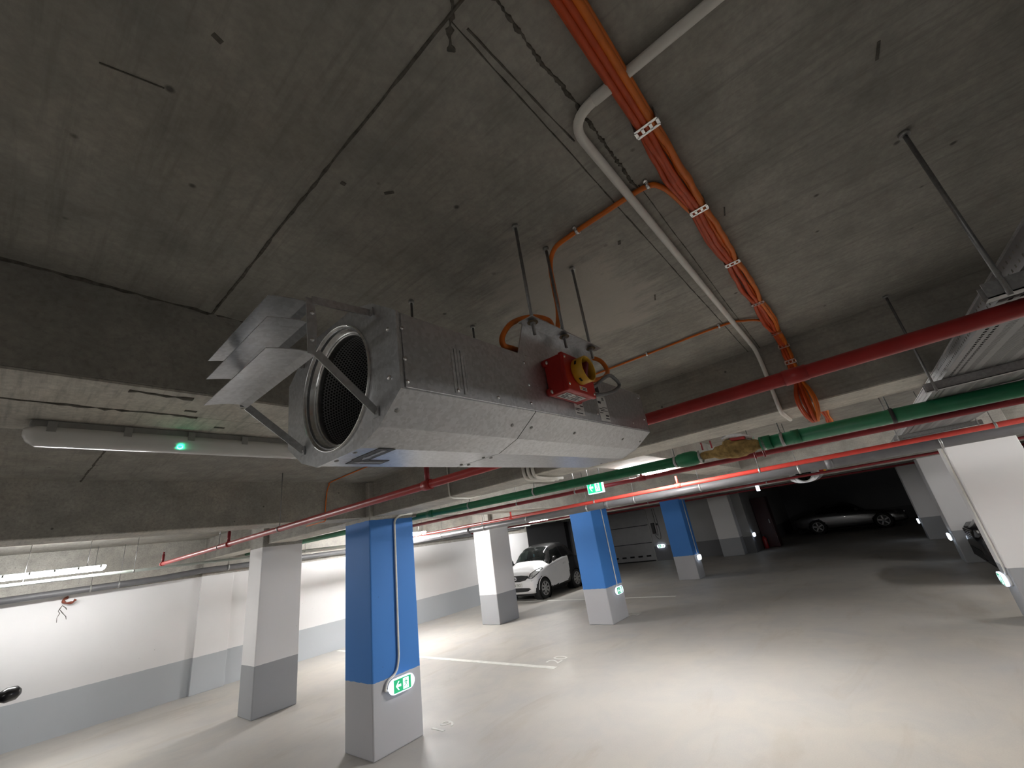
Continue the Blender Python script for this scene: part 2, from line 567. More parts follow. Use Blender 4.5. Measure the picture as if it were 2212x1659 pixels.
def beam(x0, x1, y0, y1, z0, name, label, seam=None):
    o = MB().box(x0, x1, y0, y1, z0 + .007, ZS + .01).build(name, 'beam', origin=(0, 0, 0), bevel=.006)
    struct(o, label)
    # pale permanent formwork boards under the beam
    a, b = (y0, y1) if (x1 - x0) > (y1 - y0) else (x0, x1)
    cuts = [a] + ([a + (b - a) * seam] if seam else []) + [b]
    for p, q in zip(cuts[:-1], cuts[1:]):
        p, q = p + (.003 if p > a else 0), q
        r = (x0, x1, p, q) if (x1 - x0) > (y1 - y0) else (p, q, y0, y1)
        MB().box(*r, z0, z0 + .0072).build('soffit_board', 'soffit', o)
    return o
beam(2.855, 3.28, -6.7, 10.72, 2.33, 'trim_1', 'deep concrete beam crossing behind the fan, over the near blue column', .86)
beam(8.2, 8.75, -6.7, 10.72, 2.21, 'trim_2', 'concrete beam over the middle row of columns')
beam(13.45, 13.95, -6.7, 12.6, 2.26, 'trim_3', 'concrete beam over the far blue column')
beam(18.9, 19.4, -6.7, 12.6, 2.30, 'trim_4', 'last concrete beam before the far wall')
XB = [(-6, 2.855), (3.28, 8.2), (8.75, 13.45), (13.95, 18.9)]
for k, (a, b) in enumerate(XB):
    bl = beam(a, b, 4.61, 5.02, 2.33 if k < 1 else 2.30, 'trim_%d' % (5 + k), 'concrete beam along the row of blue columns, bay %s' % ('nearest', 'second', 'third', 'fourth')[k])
SB = []
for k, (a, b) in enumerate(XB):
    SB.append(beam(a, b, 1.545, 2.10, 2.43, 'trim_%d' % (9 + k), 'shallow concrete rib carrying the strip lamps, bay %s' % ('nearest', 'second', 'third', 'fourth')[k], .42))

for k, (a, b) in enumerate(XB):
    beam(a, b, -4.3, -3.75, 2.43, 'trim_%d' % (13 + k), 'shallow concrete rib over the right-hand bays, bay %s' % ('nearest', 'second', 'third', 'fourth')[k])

def ridge(p0, p1, wd, hgt, parent, name='joint_ridge', seed=1, step=.03, jag=.5, mat='grime'):
    """irregular bead of concrete left at a formwork joint; hangs below the surface"""
    r = random.Random(seed)
    p0, p1 = V(p0), V(p1)
    d = p1 - p0; L = d.length; u = d / L
    t = u.cross(V((0, 0, 1)))
    n = max(2, int(L / step))
    vs, fs = [], []
    off = 0
    for i in range(n + 1):
        off = off * .9 + r.uniform(-1, 1) * wd * jag * .25
        ww = wd * r.uniform(1 - jag, 1 + jag) / 2
        h = hgt * r.uniform(1 - jag, 1 + jag)
        c = p0 + u * (L * i / n) + t * off
        vs += [c - t * ww + V((0, 0, .002)), c - t * ww * .5 - V((0, 0, h)), c + t * ww * .5 - V((0, 0, h)), c + t * ww + V((0, 0, .002))]
    for i in range(n):
        for k in range(3):
            fs.append((i * 4 + k, i * 4 + k + 1, i * 4 + 5 + k, i * 4 + 4 + k))
    fs += [(0, 1, 2, 3), (n * 4 + 3, n * 4 + 2, n * 4 + 1, n * 4)]
    return MB().add(vs, fs).build(name, mat, parent)
ridge((.352, -.8, ZS), (.352, 1.545, ZS), .0085, .003, ceil, seed=3)
ridge((.36, .289, ZS), (2.855, .28, ZS), .0045, .002, ceil, seed=4)
ridge((.39, .277, ZS), (.74, .262, ZS), .005, .002, ceil, seed=5)
ridge((-.6, .213, ZS), (1.02, .209, ZS), .009, .003, ceil, seed=6, jag=.7, step=.006)
ridge((1.0, .205, ZS), (2.855, .212, ZS), .0035, .002, ceil, seed=8)
ridge((.3, .215, ZS), (.39, .33, ZS), .014, .003, ceil, seed=9, jag=.7, step=.006)
ridge((.352, 2.10, ZS), (.352, 4.61, ZS), .012, .004, ceil, seed=10)
ridge((-.036, .78, ZS), (.05, .757, ZS), .004, .0015, ceil, seed=11)
ridge((-.5, 1.775, 2.43), (.40, 1.775, 2.43), .014, .003, SB[0], seed=12, jag=.9, step=.02)
ridge((.18, 1.585, 2.43), (.34, 1.585, 2.43), .022, .003, SB[0], seed=13, jag=.8, step=.02)
ridge((-2.5, 1.546, ZS), (.60, 1.546, ZS), .014, .006, ceil, seed=14, jag=.8)

def chip(x, y, z, lx, ly, rz, parent, name='pit'):
    mb = MB()
    c, s_ = math.cos(rz), math.sin(rz)
    mb.obox((x, y, z), (c * lx / 2, s_ * lx / 2, 0), (-s_ * ly / 2, c * ly / 2, 0), (0, 0, .0015))
    return mb.build(name, 'grime', parent)
for (x, y, lx, ly, rz) in ((.50, .69, .025, .008, 2.2), (.09, .60, .016, .009, .3), (1.33, .05, .045, .004, .2), (1.06, -.34, .05, .006, .05),
                          (1.66, .42, .05, .006, .35), (.40, .74, .012, .010, 0), (1.19, .36, .02, .01, .4)):
    chip(x, y, ZS, lx, ly, rz, ceil)
chip(.365, 1.715, 2.43, .035, .016, .0, SB[0], 'nail_pocket')
chip(.50, 1.88, 2.43, .035, .016, .0, SB[0], 'nail_pocket')

# ------------------------------------------------------------------ columns
def column(x0, x1, y0, y1, m, label, z=ZS, group='square concrete columns'):
    o = MB().box(x0, x1, y0, y1, 0, z).build('concrete_column', m, bevel=.014)
    tag(o, label, 'column', group)
    return o
column(2.80, 3.415, 4.53, 5.08, 'col_blue', 'nearest blue column with a grey base, exit sign facing the fan side')
column(2.775, 3.40, 7.56, 8.07, 'col_white', 'white column with dark grey base, left of the nearest blue column')
column(8.09, 8.82, 7.61, 8.20, 'col_white', 'white column with grey base in front of the small white car')
column(8.15, 8.88, 4.64, 5.19, 'col_blue', 'middle blue column standing right of the small white car')
column(13.37, 13.95, 4.50, 5.11, 'col_blue', 'farthest blue column standing before the sectional door')
column(18.92, 19.55, 4.40, 5.20, 'col_white', 'dim white column on the far wall, right of the sectional door')
column(8.1, 8.75, -1.66, -.985, 'col_white', 'large white column at the right edge, nearest on that side')
column(13.5, 14.15, -1.80, -1.10, 'col_white', 'white column behind the black car, second on the right')
column(18.75, 19.4, -1.75, -.97, 'col_white', 'dim white column third along the right side')

# ------------------------------------------------------------------ jet fan
HEX = [(.229, .080), (.155, .132), (.085, .1555)]
SEC = HEX + [(-a, b) for a, b in reversed(HEX)] + [(-a, -b) for a, b in HEX] + [(a, -b) for a, b in reversed(HEX)]

def sec_ray(t):
    """distance from the centre to the section outline along angle t"""
    d = (math.cos(t), math.sin(t))
    best = 9
    n = len(SEC)
    for i in range(n):
        a, b = SEC[i], SEC[(i + 1) % n]
        e = (b[0] - a[0], b[1] - a[1])
        den = d[0] * e[1] - d[1] * e[0]
        if abs(den) < 1e-9: continue
        r = (a[0] * e[1] - a[1] * e[0]) / den
        q = (a[0] * d[1] - a[1] * d[0]) / den
        if r > 0 and -1e-6 <= q <= 1 + 1e-6: best = min(best, r)
    return best

def holed_plate(mb, x0, x1, r, k=1.0):
    ang = sorted(set([2 * math.pi * i / 48 for i in range(48)] + [math.atan2(b, a) % (2 * math.pi) for a, b in SEC]))
    n = len(ang)
    for x in (x0, x1):
        vs = [(x, r * math.cos(t), r * math.sin(t)) for t in ang]
        vs += [(x, k * sec_ray(t) * math.cos(t), k * sec_ray(t) * math.sin(t)) for t in ang]
        mb.add(vs, [(i, (i + 1) % n, n + (i + 1) % n, n + i) for i in range(n)])
    vs = [(x, k * sec_ray(t) * math.cos(t), k * sec_ray(t) * math.sin(t)) for x in (x0, x1) for t in ang]
    mb.add(vs, [(i, (i + 1) % n, n + (i + 1) % n, n + i) for i in range(n)])
    vs = [(x, r * math.cos(t), r * math.sin(t)) for x in (x0, x1) for t in ang]
    mb.add(vs, [(i, (i + 1) % n, n + (i + 1) % n, n + i) for i in range(n)])

def shell(mb, x0, x1, k=1.0):
    n = len(SEC)
    vs = [(x, a * k, b * k) for x in (x0, x1) for a, b in SEC]
    mb.add(vs, [(i, (i + 1) % n, n + (i + 1) % n, n + i) for i in range(n)])

FX, FY, FZ = .42, .806, 2.2125
def make_fan():
    t = thing('jet_fan', 'galvanised jet fan with louvred outlet hanging right in front of the camera', 'fan', (FX, FY, FZ), group='jet fans')
    t.rotation_euler = (0, -.030, 0)
    mb = MB(); holed_plate(mb, 0, .006, .133, 1.012); pl = mb.build('front_plate', 'galv', t)
    mb = MB(); shell(mb, .004, .4135); mb.build('front_casing', 'galv', t)
    mb = MB(); shell(mb, .4165, 1.182); mb.build('rear_casing', 'galv', t)
    mb = MB(); holed_plate(mb, 1.178, 1.184, .125, 1.0); mb.build('rear_plate', 'galv', t)
    mb = MB(); shell(mb, .405, .425, .985); mb.build('seam_strip', 'dark', t)
    MB().box(.012, 1.172, -.2312, -.2292, -.0775, .0775).build('side_panel', 'galv', t, bevel=.001)
    # rolled inlet ring
    prof = [(.1415, .002), (.142, -.003), (.1405, -.006), (.1385, -.006), (.137, -.003), (.131, .012), (.1265, .020), (.1255, .0175), (.1235, .0175), (.1225, .021), (.1235, .034), (.1255, .034), (.134, .014), (.139, .002)]
    MB().lathe(prof, (0, 0, 0), (1, 0, 0), 56, closed=True).build('inlet_ring', 'galv_bright', t)
    # perforated silencer liner with real UVs
    n, r = 64, .1235
    vs, fs, uvs = [], [], []
    for i in range(n):
        a0, a1 = 2 * math.pi * i / n, 2 * math.pi * (i + 1) / n
        b = len(vs)
        vs += [(.022, r * math.cos(a0), r * math.sin(a0)), (.022, r * math.cos(a1), r * math.sin(a1)), (.40, r * math.cos(a1), r * math.sin(a1)), (.40, r * math.cos(a0), r * math.sin(a0))]
        fs.append((b, b + 1, b + 2, b + 3))
        uvs.append([(r * a0, .022), (r * a1, .022), (r * a1, .40), (r * a0, .40)])
    me = MB(); me.add(vs, fs, True, uvs)
    me.build('perforated_liner', 'perf', t)
    im = MB()
    im.lathe([(.0, .36), (.03, .365), (.042, .40), (.042, .47), (0, .47)], (0, 0, 0), (1, 0, 0), 20)
    im.build('hub', 'galv_dull', t)
    for k in range(7):
        a = 2 * math.pi * k / 7
        c, s_ = math.cos(a), math.sin(a)
        u = V((0, c, s_)); tt = V((.6, -s_ * .8, c * .8))
        MB().obox(V((.43, 0, 0)) + u * .081, u * .04, tt * .03, u.cross(tt) * .002).build('blade', 'galv_dull', t)
    MB().cyl((.48, 0, 0), (.70, 0, 0), .1225, n=32).build('motor_housing', 'dark', t)
    # screws
    for (x, z) in ((.012, .045), (.014, -.02), (.016, -.066), (.40, .055), (.403, -.008), (.397, -.06), (.27, -.062), (.143, -.064), (.757, .005), (.756, -.05), (1.15, .06), (1.03, -.055), (1.15, -.03)):
        MB().lathe([(0, -.003), (.0035, -.0025), (.0045, -.001), (.0045, 0)], (x, -.2312, z), (0, 1, 0), 8).build('screw', 'galv_bright', t)
    for (y, z) in ((-.151, .11), (-.153, -.1035), (.146, -.1065), (.155, .115), (-.205, .05), (-.2, -.05)):
        MB().lathe([(0, -.004), (.004, -.003), (.005, 0)], (-.0005, y, z), (1, 0, 0), 8).build('screw', 'galv_bright', t)
    for (x, y) in ((.013, -.049), (.015, .028), (.40, -.04), (.40, .05), (.43, -.04), (.43, .05), (1.16, 0)):
        MB().lathe([(0, -.003), (.0045, -.002), (.005, 0)], (x, y, -.1557), (0, 0, 1), 8).build('screw', 'galv_dull', t)
    for (x, q) in ((.02, .3), (.36, .25), (.44, .3), (.66, .35), (1.0, .3), (1.16, .3)):
        y = -(.229 + (.155 - .229) * .55); z = -(.080 + .052 * .55)
        MB().lathe([(0, -.003), (.0045, -.002), (.005, 0)], (x, y, z), (0, .575, .818), 8).build('screw', 'galv_dull', t)
    for x in (.10, .20, .30):
        b = MB(); b.cyl((x, -.095, .152), (x, -.095, .172), .003, n=8); b.cyl((x, -.095, .172), (x, -.095, .175), .007, n=10)
        b.build('stud', 'galv_dull', t)
    # deflector louvres
    for k, z in enumerate((-.006, .052, .094)):
        vs, fs = [], []
        for j, y in enumerate((-.146, .164)):
            for i in range(7):
                s_ = i / 6
                x = -.194 + .078 * s_
                vs.append((x, y, z - .006 + .010 * math.sin(s_ * 1.9) - (.006 if s_ > .85 else 0)))
        vs += [(a, b, c - .0016) for a, b, c in vs]
        for i in range(6):
            fs += [(i, i + 1, i + 8, i + 7), (14 + i, 21 + i, 22 + i, 15 + i), (i, 14 + i, 15 + i, i + 1), (7 + i, 8 + i, 22 + i, 21 + i)]
        fs += [(0, 7, 21, 14), (6, 20, 27, 13)]
        MB().add(vs, fs, False).build('louvre', 'galv', t)
    for y in (-.1485, .1665):
        MB().prism([(-.128, -.008), (-.114, -.008), (-.112, .06), (-.118, .105), (-.132, .105)], lambda a, b, d: (a, d, b), y - .001, y + .001).build('louvre_end_plate', 'galv', t)
        for z in (.02, .075):
            MB().lathe([(0, -.003), (.004, -.002), (.0045, 0)], (-.121, y - .001, z), (0, 1, 0), 8).build('screw', 'galv_bright', t)
    for (a, b) in (((-.115, -.151, -.004), (.0, -.153, -.1035)), ((-.122, -.151, .101), (.0, -.152, .112)), ((-.113, .169, -.006), (.0, .147, -.1065)), ((-.122, .169, .101), (.0, .155, .112))):
        MB().bar(a, b, .002, .016).build('louvre_arm', 'galv', t)
        y = b[1]
        MB().box(-.0035, -.0005, y - .009, y + .009, b[2] - .010, b[2] + .010).build('arm_foot', 'galv', t)
    # hanger bracket, camera side: upright sheet with an outward flange
    for sg in (-1, 1):
        br = MB()
        br.prism([(.384, .080), (.798, .080), (.830, .181), (.430, .181)], lambda a, b, d: (a, d, b), sg * .2265, sg * .2285)
        br.box(.414, .812, min(sg * .2265, sg * .275), max(sg * .2265, sg * .275), .180, .183)
        br.build('hanger_bracket', 'galv', t)
    return t

fan = make_fan()
# airflow stickers under the fan, camera side section
def arrow_sticker(parent, c, u, v, L, Wd, name='airflow_sticker'):
    c, u, v = V(c), V(u), V(v)
    st = MB().obox(c, u * L / 2, v * Wd / 2, V((0, 0, .0005))).build(name, 'ink_grey', parent)
    hl, hw = L * .42, Wd * .26
    pts = [(-hl, 0), (-hl * .45, hw), (-hl * .45, hw * .45), (hl, hw * .45), (hl, -hw * .45), (-hl * .45, -hw * .45), (-hl * .45, -hw)]
    MB().prism(pts, lambda a, b, d: c + u * a + v * b + V((0, 0, d)), -.0012, -.0004).build('arrow', 'galv_dull', st)
arrow_sticker(fan, (.063, -.035, -.1562), (0, -1, 0), (1, 0, 0), .105, .040)
arrow_sticker(fan, (.093, .034, -.1562), (1, 0, 0), (0, 1, 0), .088, .040)
# rating labels and tape scraps on the side
def side_label(parent, x0, x1, z0, z1, m='sticker', name='rating_label'):
    o = MB().box(x0, x1, -.2318, -.2311, z0, z1).build(name, m, parent)
    return o
sy = lambda a, b, d: V((a, -.2320 - d, b))
l1 = side_label(fan, .617, .672, -.066, -.018)
for z, a, b, h in ((-.024, .620, .640, .004), (-.036, .650, .668, .004), (-.046, .620, .652, .002), (-.051, .620, .640, .002), (-.060, .625, .660, .003)):
    MB().box(a, b, -.2322, -.2317, z - h / 2, z + h / 2).build('print_line', 'ink', l1)
l2 = side_label(fan, .775, .840, -.070, .018)
for z, a, b, h in ((-.006, .778, .798, .008), (-.022, .800, .835, .002), (-.028, .778, .815, .002), (-.034, .785, .835, .002), (-.042, .778, .80, .002), (-.050, .815, .836, .005), (-.060, .812, .836, .004)):
    MB().box(a, b, -.2322, -.2317, z - h / 2, z + h / 2).build('print_line', 'ink', l2)
text_part('CE', .014, 'ink', l2, lambda a, b, d: V((.815 + a, -.2321 - d, .007 + b)))
l3 = side_label(fan, .777, .806, .030, .058, 'ink', 'warning_label')
tp = MB()
for k in range(5):
    x = .135 + .009 * k
    tp.box(x, x + .007, -.2322 - .0008 * (k % 2), -.2311, -.070 + .006 * (k % 3), .045 - .012 * abs(k - 2))
tp.build('tape_scrap', simple('dull_tape', (.46, .46, .46), .6, .35, .2, 90), fan)

# threaded rods for the fan
def threaded_rod(x, y, z0, z1, label, r=.0048, nut=True, group='threaded hanger rods'):
    t = thing('threaded_rod', label, 'rod', (x, y, z0), group=group)
    MB().cyl((0, 0, 0), (0, 0, z1 - z0), r, n=10).build('shank', 'rod', t)
    c = MB(); c.cyl((0, 0, z1 - z0 - .012), (0, 0, z1 - z0), r * 2.1, n=12); c.build('ceiling_anchor', 'galv_dull', t)
    if nut:
        for zz, m in ((.036, 'galv_dull'), (.056, 'galv_dull')):
            MB().cyl((0, 0, zz - .006), (0, 0, zz), r * 1.8, n=6, smooth=False).build('nut', m, t)
        MB().cyl((0, 0, .0365), (0, 0, .0385), r * 3.2, n=16).build('washer', 'brass', t)
        MB().cyl((0, 0, .0465), (0, 0, .0485), r * 3.0, n=16).build('washer', 'brass', t)
    return t
for k, (x, lab) in enumerate(((.85, 'threaded rod holding the near end of the fan bracket'), (1.012, 'threaded rod in the middle of the fan bracket, orange cable tied to it'), (1.177, 'threaded rod at the far end of the fan bracket, by the yellow knob'))):
    zf = 2.2125 + .183 + (x - FX) * .030
    threaded_rod(x, .546, zf - .0475, ZS, lab)
for x in (.85, 1.177):
    zf = 2.2125 + .183 + (x - FX) * .030
    threaded_rod(x, 1.066, zf - .0475, ZS, 'threaded rod holding the hidden side of the near fan, %s end' % ('louvre' if x < 1 else 'rear'))

# second jet fan farther away
KIDS.clear()
for o in bpy.data.objects:
    if o.parent: KIDS.setdefault(o.parent.name, []).append(o)
fan2 = copy_tree(fan)
fan2.location = (9.55, .806, 2.2125)
fan2['label'] = 'distant jet fan with a pale inlet ring below the grey drain pipe'
for x in (9.98, 10.31):
    for y in (.546, 1.066):
        threaded_rod(x, y, 2.40, ZS, 'threaded rod of the distant jet fan, %s end, %s side' % ('front' if x < 10.1 else 'rear', 'right' if y < 1 else 'left'), group='rods of the distant jet fan', nut=False)

# ------------------------------------------------------------------ red isolator switch
def isolator(loc, label):
    t = thing('isolator_switch', label, 'switch', loc, group='red isolator switches')
    # local: x along the fan, y towards the fan, z up; box front at y = 0, back at y = .066
    MB().box(.004, .150, .014, .066, .002, .112).build('box', 'red_plastic', t, bevel=.003)
    MB().box(0, .155, 0, .014, 0, .114).build('lid', 'red_plastic', t, bevel=.004)
    MB().box(.010, .142, .064, .0685, .006, .106).build('gasket', 'black', t)
    for (x, z) in ((.002, .098), (.002, .012), (.152, .098), (.152, .012)):
        e = MB(); e.cyl((x, .054, z), (x, .066, z), .011, n=14); ear = e.build('mounting_ear', 'red_plastic', t)
        MB().lathe([(0, -.005), (.005, -.004), (.0065, 0)], (x, .054, z), (0, 1, 0), 10).build('screw', 'galv_bright', ear)
    for (x, z) in ((.012, .100), (.012, .020), (.143, .100), (.143, .012)):
        MB().lathe([(0, -.0015), (.0035, -.0012), (.0045, 0)], (x, 0, z), (0, 1, 0), 10).build('screw', 'galv_bright', t)
    c = (.070, 0, .064)
    col = MB()
    col.lathe([(.037, 0), (.0385, -.004), (.0385, -.034), (.0375, -.0355), (.0355, -.0355), (.0345, -.034), (.0335, 0)], c, (0, 1, 0), 40, closed=True)
    cl = col.build('collar', 'yellow', t)
    MB().cyl((.070, -.002, .064), (.070, -.0135, .064), .0325, n=32).build('dial', 'knob_red', t)
    kn = MB()
    kn.prism([(-.028, -.0065), (.028, -.0065), (.028, .0065), (-.028, .0065)], lambda a, b, d: (.070 + a * .5 + b * .86, d, .064 + a * .86 - b * .5), -.031, -.012)
    kn.build('knob', 'knob_red', t, bevel=.003)
    for a in (.4, 1.6, 2.7, 4.1, 5.4):
        MB().obox((.070 + .0383 * math.cos(a), -.016, .064 + .0383 * math.sin(a)), (-.006 * math.sin(a), 0, .006 * math.cos(a)), (0, .003, 0), (.0009 * math.cos(a), 0, .0009 * math.sin(a))).build('padlock_slot', 'dark', cl)
    st = MB().box(.062, .100, -.0012, -.0002, .011, .022).build('front_label', 'sticker', t)
    MB().box(.066, .071, -.0018, -.0010, .013, .020).build('print_line', 'yellow', st)
    MB().box(.074, .095, -.0018, -.0010, .0175, .0195).build('print_line', 'ink', st)
    MB().box(.074, .095, -.0018, -.0010, .0130, .0150).build('print_line', 'ink', st)
    for (x0, x1) in ((.020, .066), (.071, .122)):
        lb = MB().box(x0, x1, .018, .052, .0006, .0016).build('bottom_label', 'sticker', t)
        for k in range(4):
            MB().box(x0 + .005 + .004 * (k % 2), x1 - .006 - .008 * ((k + 1) % 3), .0225 + .007 * k, .0255 + .007 * k, .0002, .0010).build('print_line', 'ink', lb)
    return t
isolator((.905, .507, 2.196), 'red isolator box with a yellow rotary collar on the side of the near fan')
i2 = isolator((10.06, .507, 2.196), 'tiny red isolator on the distant jet fan')

# ------------------------------------------------------------------ cables on the slab
def cable(name, pts, r, m, label, cat='cable', group=None, n=8):
    o = MB().tube(pts, r, n).build(name, m)
    return tag(o, label, cat, group)
CLX = [-3.2, .815, 1.21, 1.62, 2.09, 2.605]
CY = lambda x: .118 - .010 * x
CLZ = [(2.805, 2.69), (2.80, 2.585), (2.795, 2.47)]
def bundle(k):
    r = random.Random(40 + k)
    side = (-.0175, -.0140, -.0050, 0, .0060, .0142, .0180)[k] * 1.7
    pts = []
    xs = CLX
    for i in range(len(xs) - 1):
        nq = 8 if i else 20
        for q in range(nq):
            s_ = q / nq
            x = xs[i] + (xs[i + 1] - xs[i]) * s_
            bul = math.sin(math.pi * s_)
            sp = 1 + bul * (.40 if xs[i] > 0 else .12)
            yy = CY(x) + side * .55 * sp + bul * r.uniform(-.0025, .0025) + (bul * .006 * math.sin(k * 2.1 + i) if i else 0)
            zz = ZS - .014 - (.011 if k % 2 else 0) - bul * (.006 + .006 * ((k * 3 + i) % 3) / 2)
            pts.append((x, yy, zz))
    x = CLX[-1]
    pts.append((x, CY(x) + side * .5, ZS - .016))
    pts.append((2.77, CY(2.8) + side * .55, ZS - .020))
    pts.append((2.835 - (.010 if k % 2 else 0), CY(2.8) + side * .5, 2.69))
    pts.append((2.830 - (.010 if k % 2 else 0), CY(2.8) + side * .6, 2.635))
    pts.append((2.835 - (.010 if k % 2 else 0), CY(2.8) + side * .5, 2.585))
    pts.append((2.825 - (.012 if k % 2 else 0), CY(2.8) + side * .65, 2.52))
    pts.append((2.830 - (.010 if k % 2 else 0), CY(2.8) + side * .6, 2.46))
    pts.append((2.805 - (.018 if k % 2 else 0), CY(2.8) + side * 1.15, 2.40))
    pts.append((2.79 - (.022 if k % 2 else 0), CY(2.8) + side * 1.45, 2.335))
    pts.append((2.81 - (.022 if k % 2 else 0), CY(2.8) + side * 1.1, 2.265))
    pts.append((2.87, CY(2.8) + side * .55, 2.238 - (.01 if k % 2 else 0)))
    pts.append((3.08, CY(2.8) + side * .7, 2.285))
    pts.append((3.24, CY(2.8) + side * .6, 2.31))
    pts.append((3.33, CY(2.8) + side * .7, 2.40))
    pts.append((3.35, CY(2.8) + side * .7, 2.60))
    pts.append((3.42, CY(2.8) + side * .7, ZS - .03))
    for q in range(1, 9):
        pts.append((3.42 + q * .5, CY(2.8) - .02 + side * (.6 + .5 * (q % 2)), ZS - .02 - (.012 if k % 2 else 0)))
    return smooth_path(pts, 3)
names = ['leftmost', 'second from the left', 'third from the left', 'middle', 'third from the right', 'second from the right', 'rightmost']
for k in range(7):
    m = ['orange_red', 'orange_red', 'orange_red', 'orange_red', 'orange', 'orange', 'orange'][6 - k]
    cable('orange_cable', bundle(k), .0082, m, 'orange fire cable in the thick ceiling bundle, %s strand' % names[6 - k], 'cable', 'cables of the thick orange bundle')

def strap(loc, ax, out, Wd, label, H=.034):
    """galvanised clamp: flat bar with a slot, two legs back to the concrete"""
    t = thing('cable_clamp', label, 'clamp', loc, group='steel clamps of the orange bundle')
    ax, out = V(ax).normalized(), V(out).normalized()
    tr = ax.cross(out)
    fr = MB()
    for s_ in (-1, 1):
        fr.obox(out * H + ax * s_ * .0105, tr * Wd / 2, ax * .0035, out * .001)
    for q in (-.5, -.17, .2, .5):
        fr.obox(out * H + tr * q * Wd * .94, tr * .0035, ax * .009, out * .001)
    fr.build('slotted_bar', 'galv_bright', t)
    for s_ in (-1, 1):
        MB().obox(out * H / 2 + tr * s_ * Wd / 2, tr * .0008, ax * .013, out * H / 2).build('leg', 'galv_dull', t)
    return t
for x, nm in zip(CLX[1:], ('nearest the camera', 'just past the branch to the fan', 'third along the slab', 'fourth along the slab', 'last one on the slab')):
    strap((x, CY(x), ZS), (1, 0, 0), (0, 0, -1), .056 if x < 1 else .050, 'slotted steel clamp on the orange bundle, %s' % nm)
for z, nm in ((2.69, 'top of the beam face'), (2.585, 'middle of the beam face'), (2.47, 'low on the beam face')):
    strap((2.855, CY(2.8), z), (0, 0, 1), (-1, 0, 0), .056, 'slotted steel clamp on the orange bundle, %s' % nm, .040)
strap((2.90, CY(2.8), 2.33), (1, 0, 0), (0, 0, -1), .07, 'steel clamp under the beam where the orange bundle bends', .095)

# branch to the fan: along the slab, down the middle rod, one loop, into the isolator
br1 = [(1.30, .115, ZS - .018), (1.20, .132, ZS - .014), (1.12, .143, ZS - .012), (1.05, .158, ZS - .011), (1.012, .195, ZS - .010), (1.010, .335, ZS - .010), (1.014, .45, ZS - .010),
       (1.018, .515, ZS - .016), (1.024, .548, ZS - .06), (1.030, .556, 2.60), (1.038, .562, 2.52), (1.050, .585, 2.462), (1.062, .605, 2.475), (1.040, .605, 2.500), (.943, .603, 2.478), (.835, .602, 2.420),
       (.780, .602, 2.362), (.782, .606, 2.334), (.83, .612, 2.340), (.98, .635, 2.368), (1.12, .635, 2.385), (1.24, .615, 2.42), (1.285, .575, 2.405), (1.30, .560, 2.365), (1.262, .553, 2.330), (1.19, .550, 2.300), (1.06, .545, 2.262)]
cable('branch_cable', smooth_path(br1, 6), .0078, 'orange', 'orange cable leaving the bundle, running down a rod and looping behind the fan bracket')
br2 = [(2.44, .112, ZS - .020), (2.36, .13, ZS - .014), (2.29, .19, ZS - .011), (2.24, .29, ZS - .009), (2.232, .7, ZS - .009), (2.22, 1.40, ZS - .009), (2.22, 1.52, ZS - .015), (2.22, 1.533, 2.6), (2.22, 1.533, 2.44), (2.22, 1.56, 2.42), (2.22, 1.8, 2.42), (2.22, 2.09, 2.42), (2.22, 2.112, 2.45), (2.22, 2.112, 2.70), (2.23, 2.16, ZS - .010),
       (2.28, 3.7, ZS - .010), (2.32, 4.50, ZS - .010), (2.335, 4.585, ZS - .03), (2.315, 4.598, 2.63), (2.30, 4.598, 2.40), (2.298, 4.590, 2.325), (2.292, 4.68, 2.318), (2.285, 5.0, 2.318)]
cable('branch_cable', smooth_path(br2, 4), .0062, 'orange', 'thin orange cable crossing the slab behind the red isolator box')
cable('grey_lead', smooth_path([(1.065, .545, 2.243), (1.14, .545, 2.264), (1.21, .545, 2.303), (1.29, .548, 2.334), (1.352, .55, 2.313), (1.29, .552, 2.276), (1.19, .555, 2.247), (1.12, .562, 2.235), (1.09, .574, 2.233)], 6), .0065, 'grey_cable', 'short grey cable looping from the isolator box back to the fan')

def clip(loc, d, label):
    t = thing('cable_clip', label, 'clip', loc, group='small zinc cable clips')
    d = V(d).normalized(); s_ = d.cross(V((0, 0, 1)))
    b = MB(); b.lathe([(.0095, -.005), (.0105, 0), (.0095, .005), (.0085, .005), (.0085, -.005)], (0, 0, -.010), d, 16, closed=True); b.build('ring', 'galv_bright', t)
    for k in (-1, 1):
        MB().cyl(s_ * k * .014 + V((0, 0, -.008)), s_ * k * .014, .006, n=10).build('foot', 'galv_bright', t)
    return t
clip((1.012, .185, ZS), (0, 1, 0), 'small zinc clip where the fan cable crosses the pale conduit')
clip((1.013, .425, ZS), (0, 1, 0), 'small zinc clip on the fan cable above the rods')
clip((2.236, .30, ZS), (0, 1, 0), 'small zinc clip on the thin orange cable by the pale conduit')
clip((2.232, .70, ZS), (0, 1, 0), 'small zinc clip on the thin orange cable above the fan end')

cd = rounded([(.675, -3.0, ZS - .015), (.675, .24, ZS - .015), (2.80, .234, ZS - .015), (2.842, .231, 2.62), (2.842, .231, 2.317), (3.20, .226, 2.317)], .07, 8)
cv = thing('conduit', 'pale plastic conduit bending across the slab beside the orange bundle', 'conduit', (.675, .24, ZS - .024))
MB().tube(cd, .0118, 12).build('tube', 'conduit', cv, world=True)
MB().cyl((.675, .10, ZS - .015), (.675, .172, ZS - .015), .0132, n=12).build('coupling', 'conduit', cv, world=True)

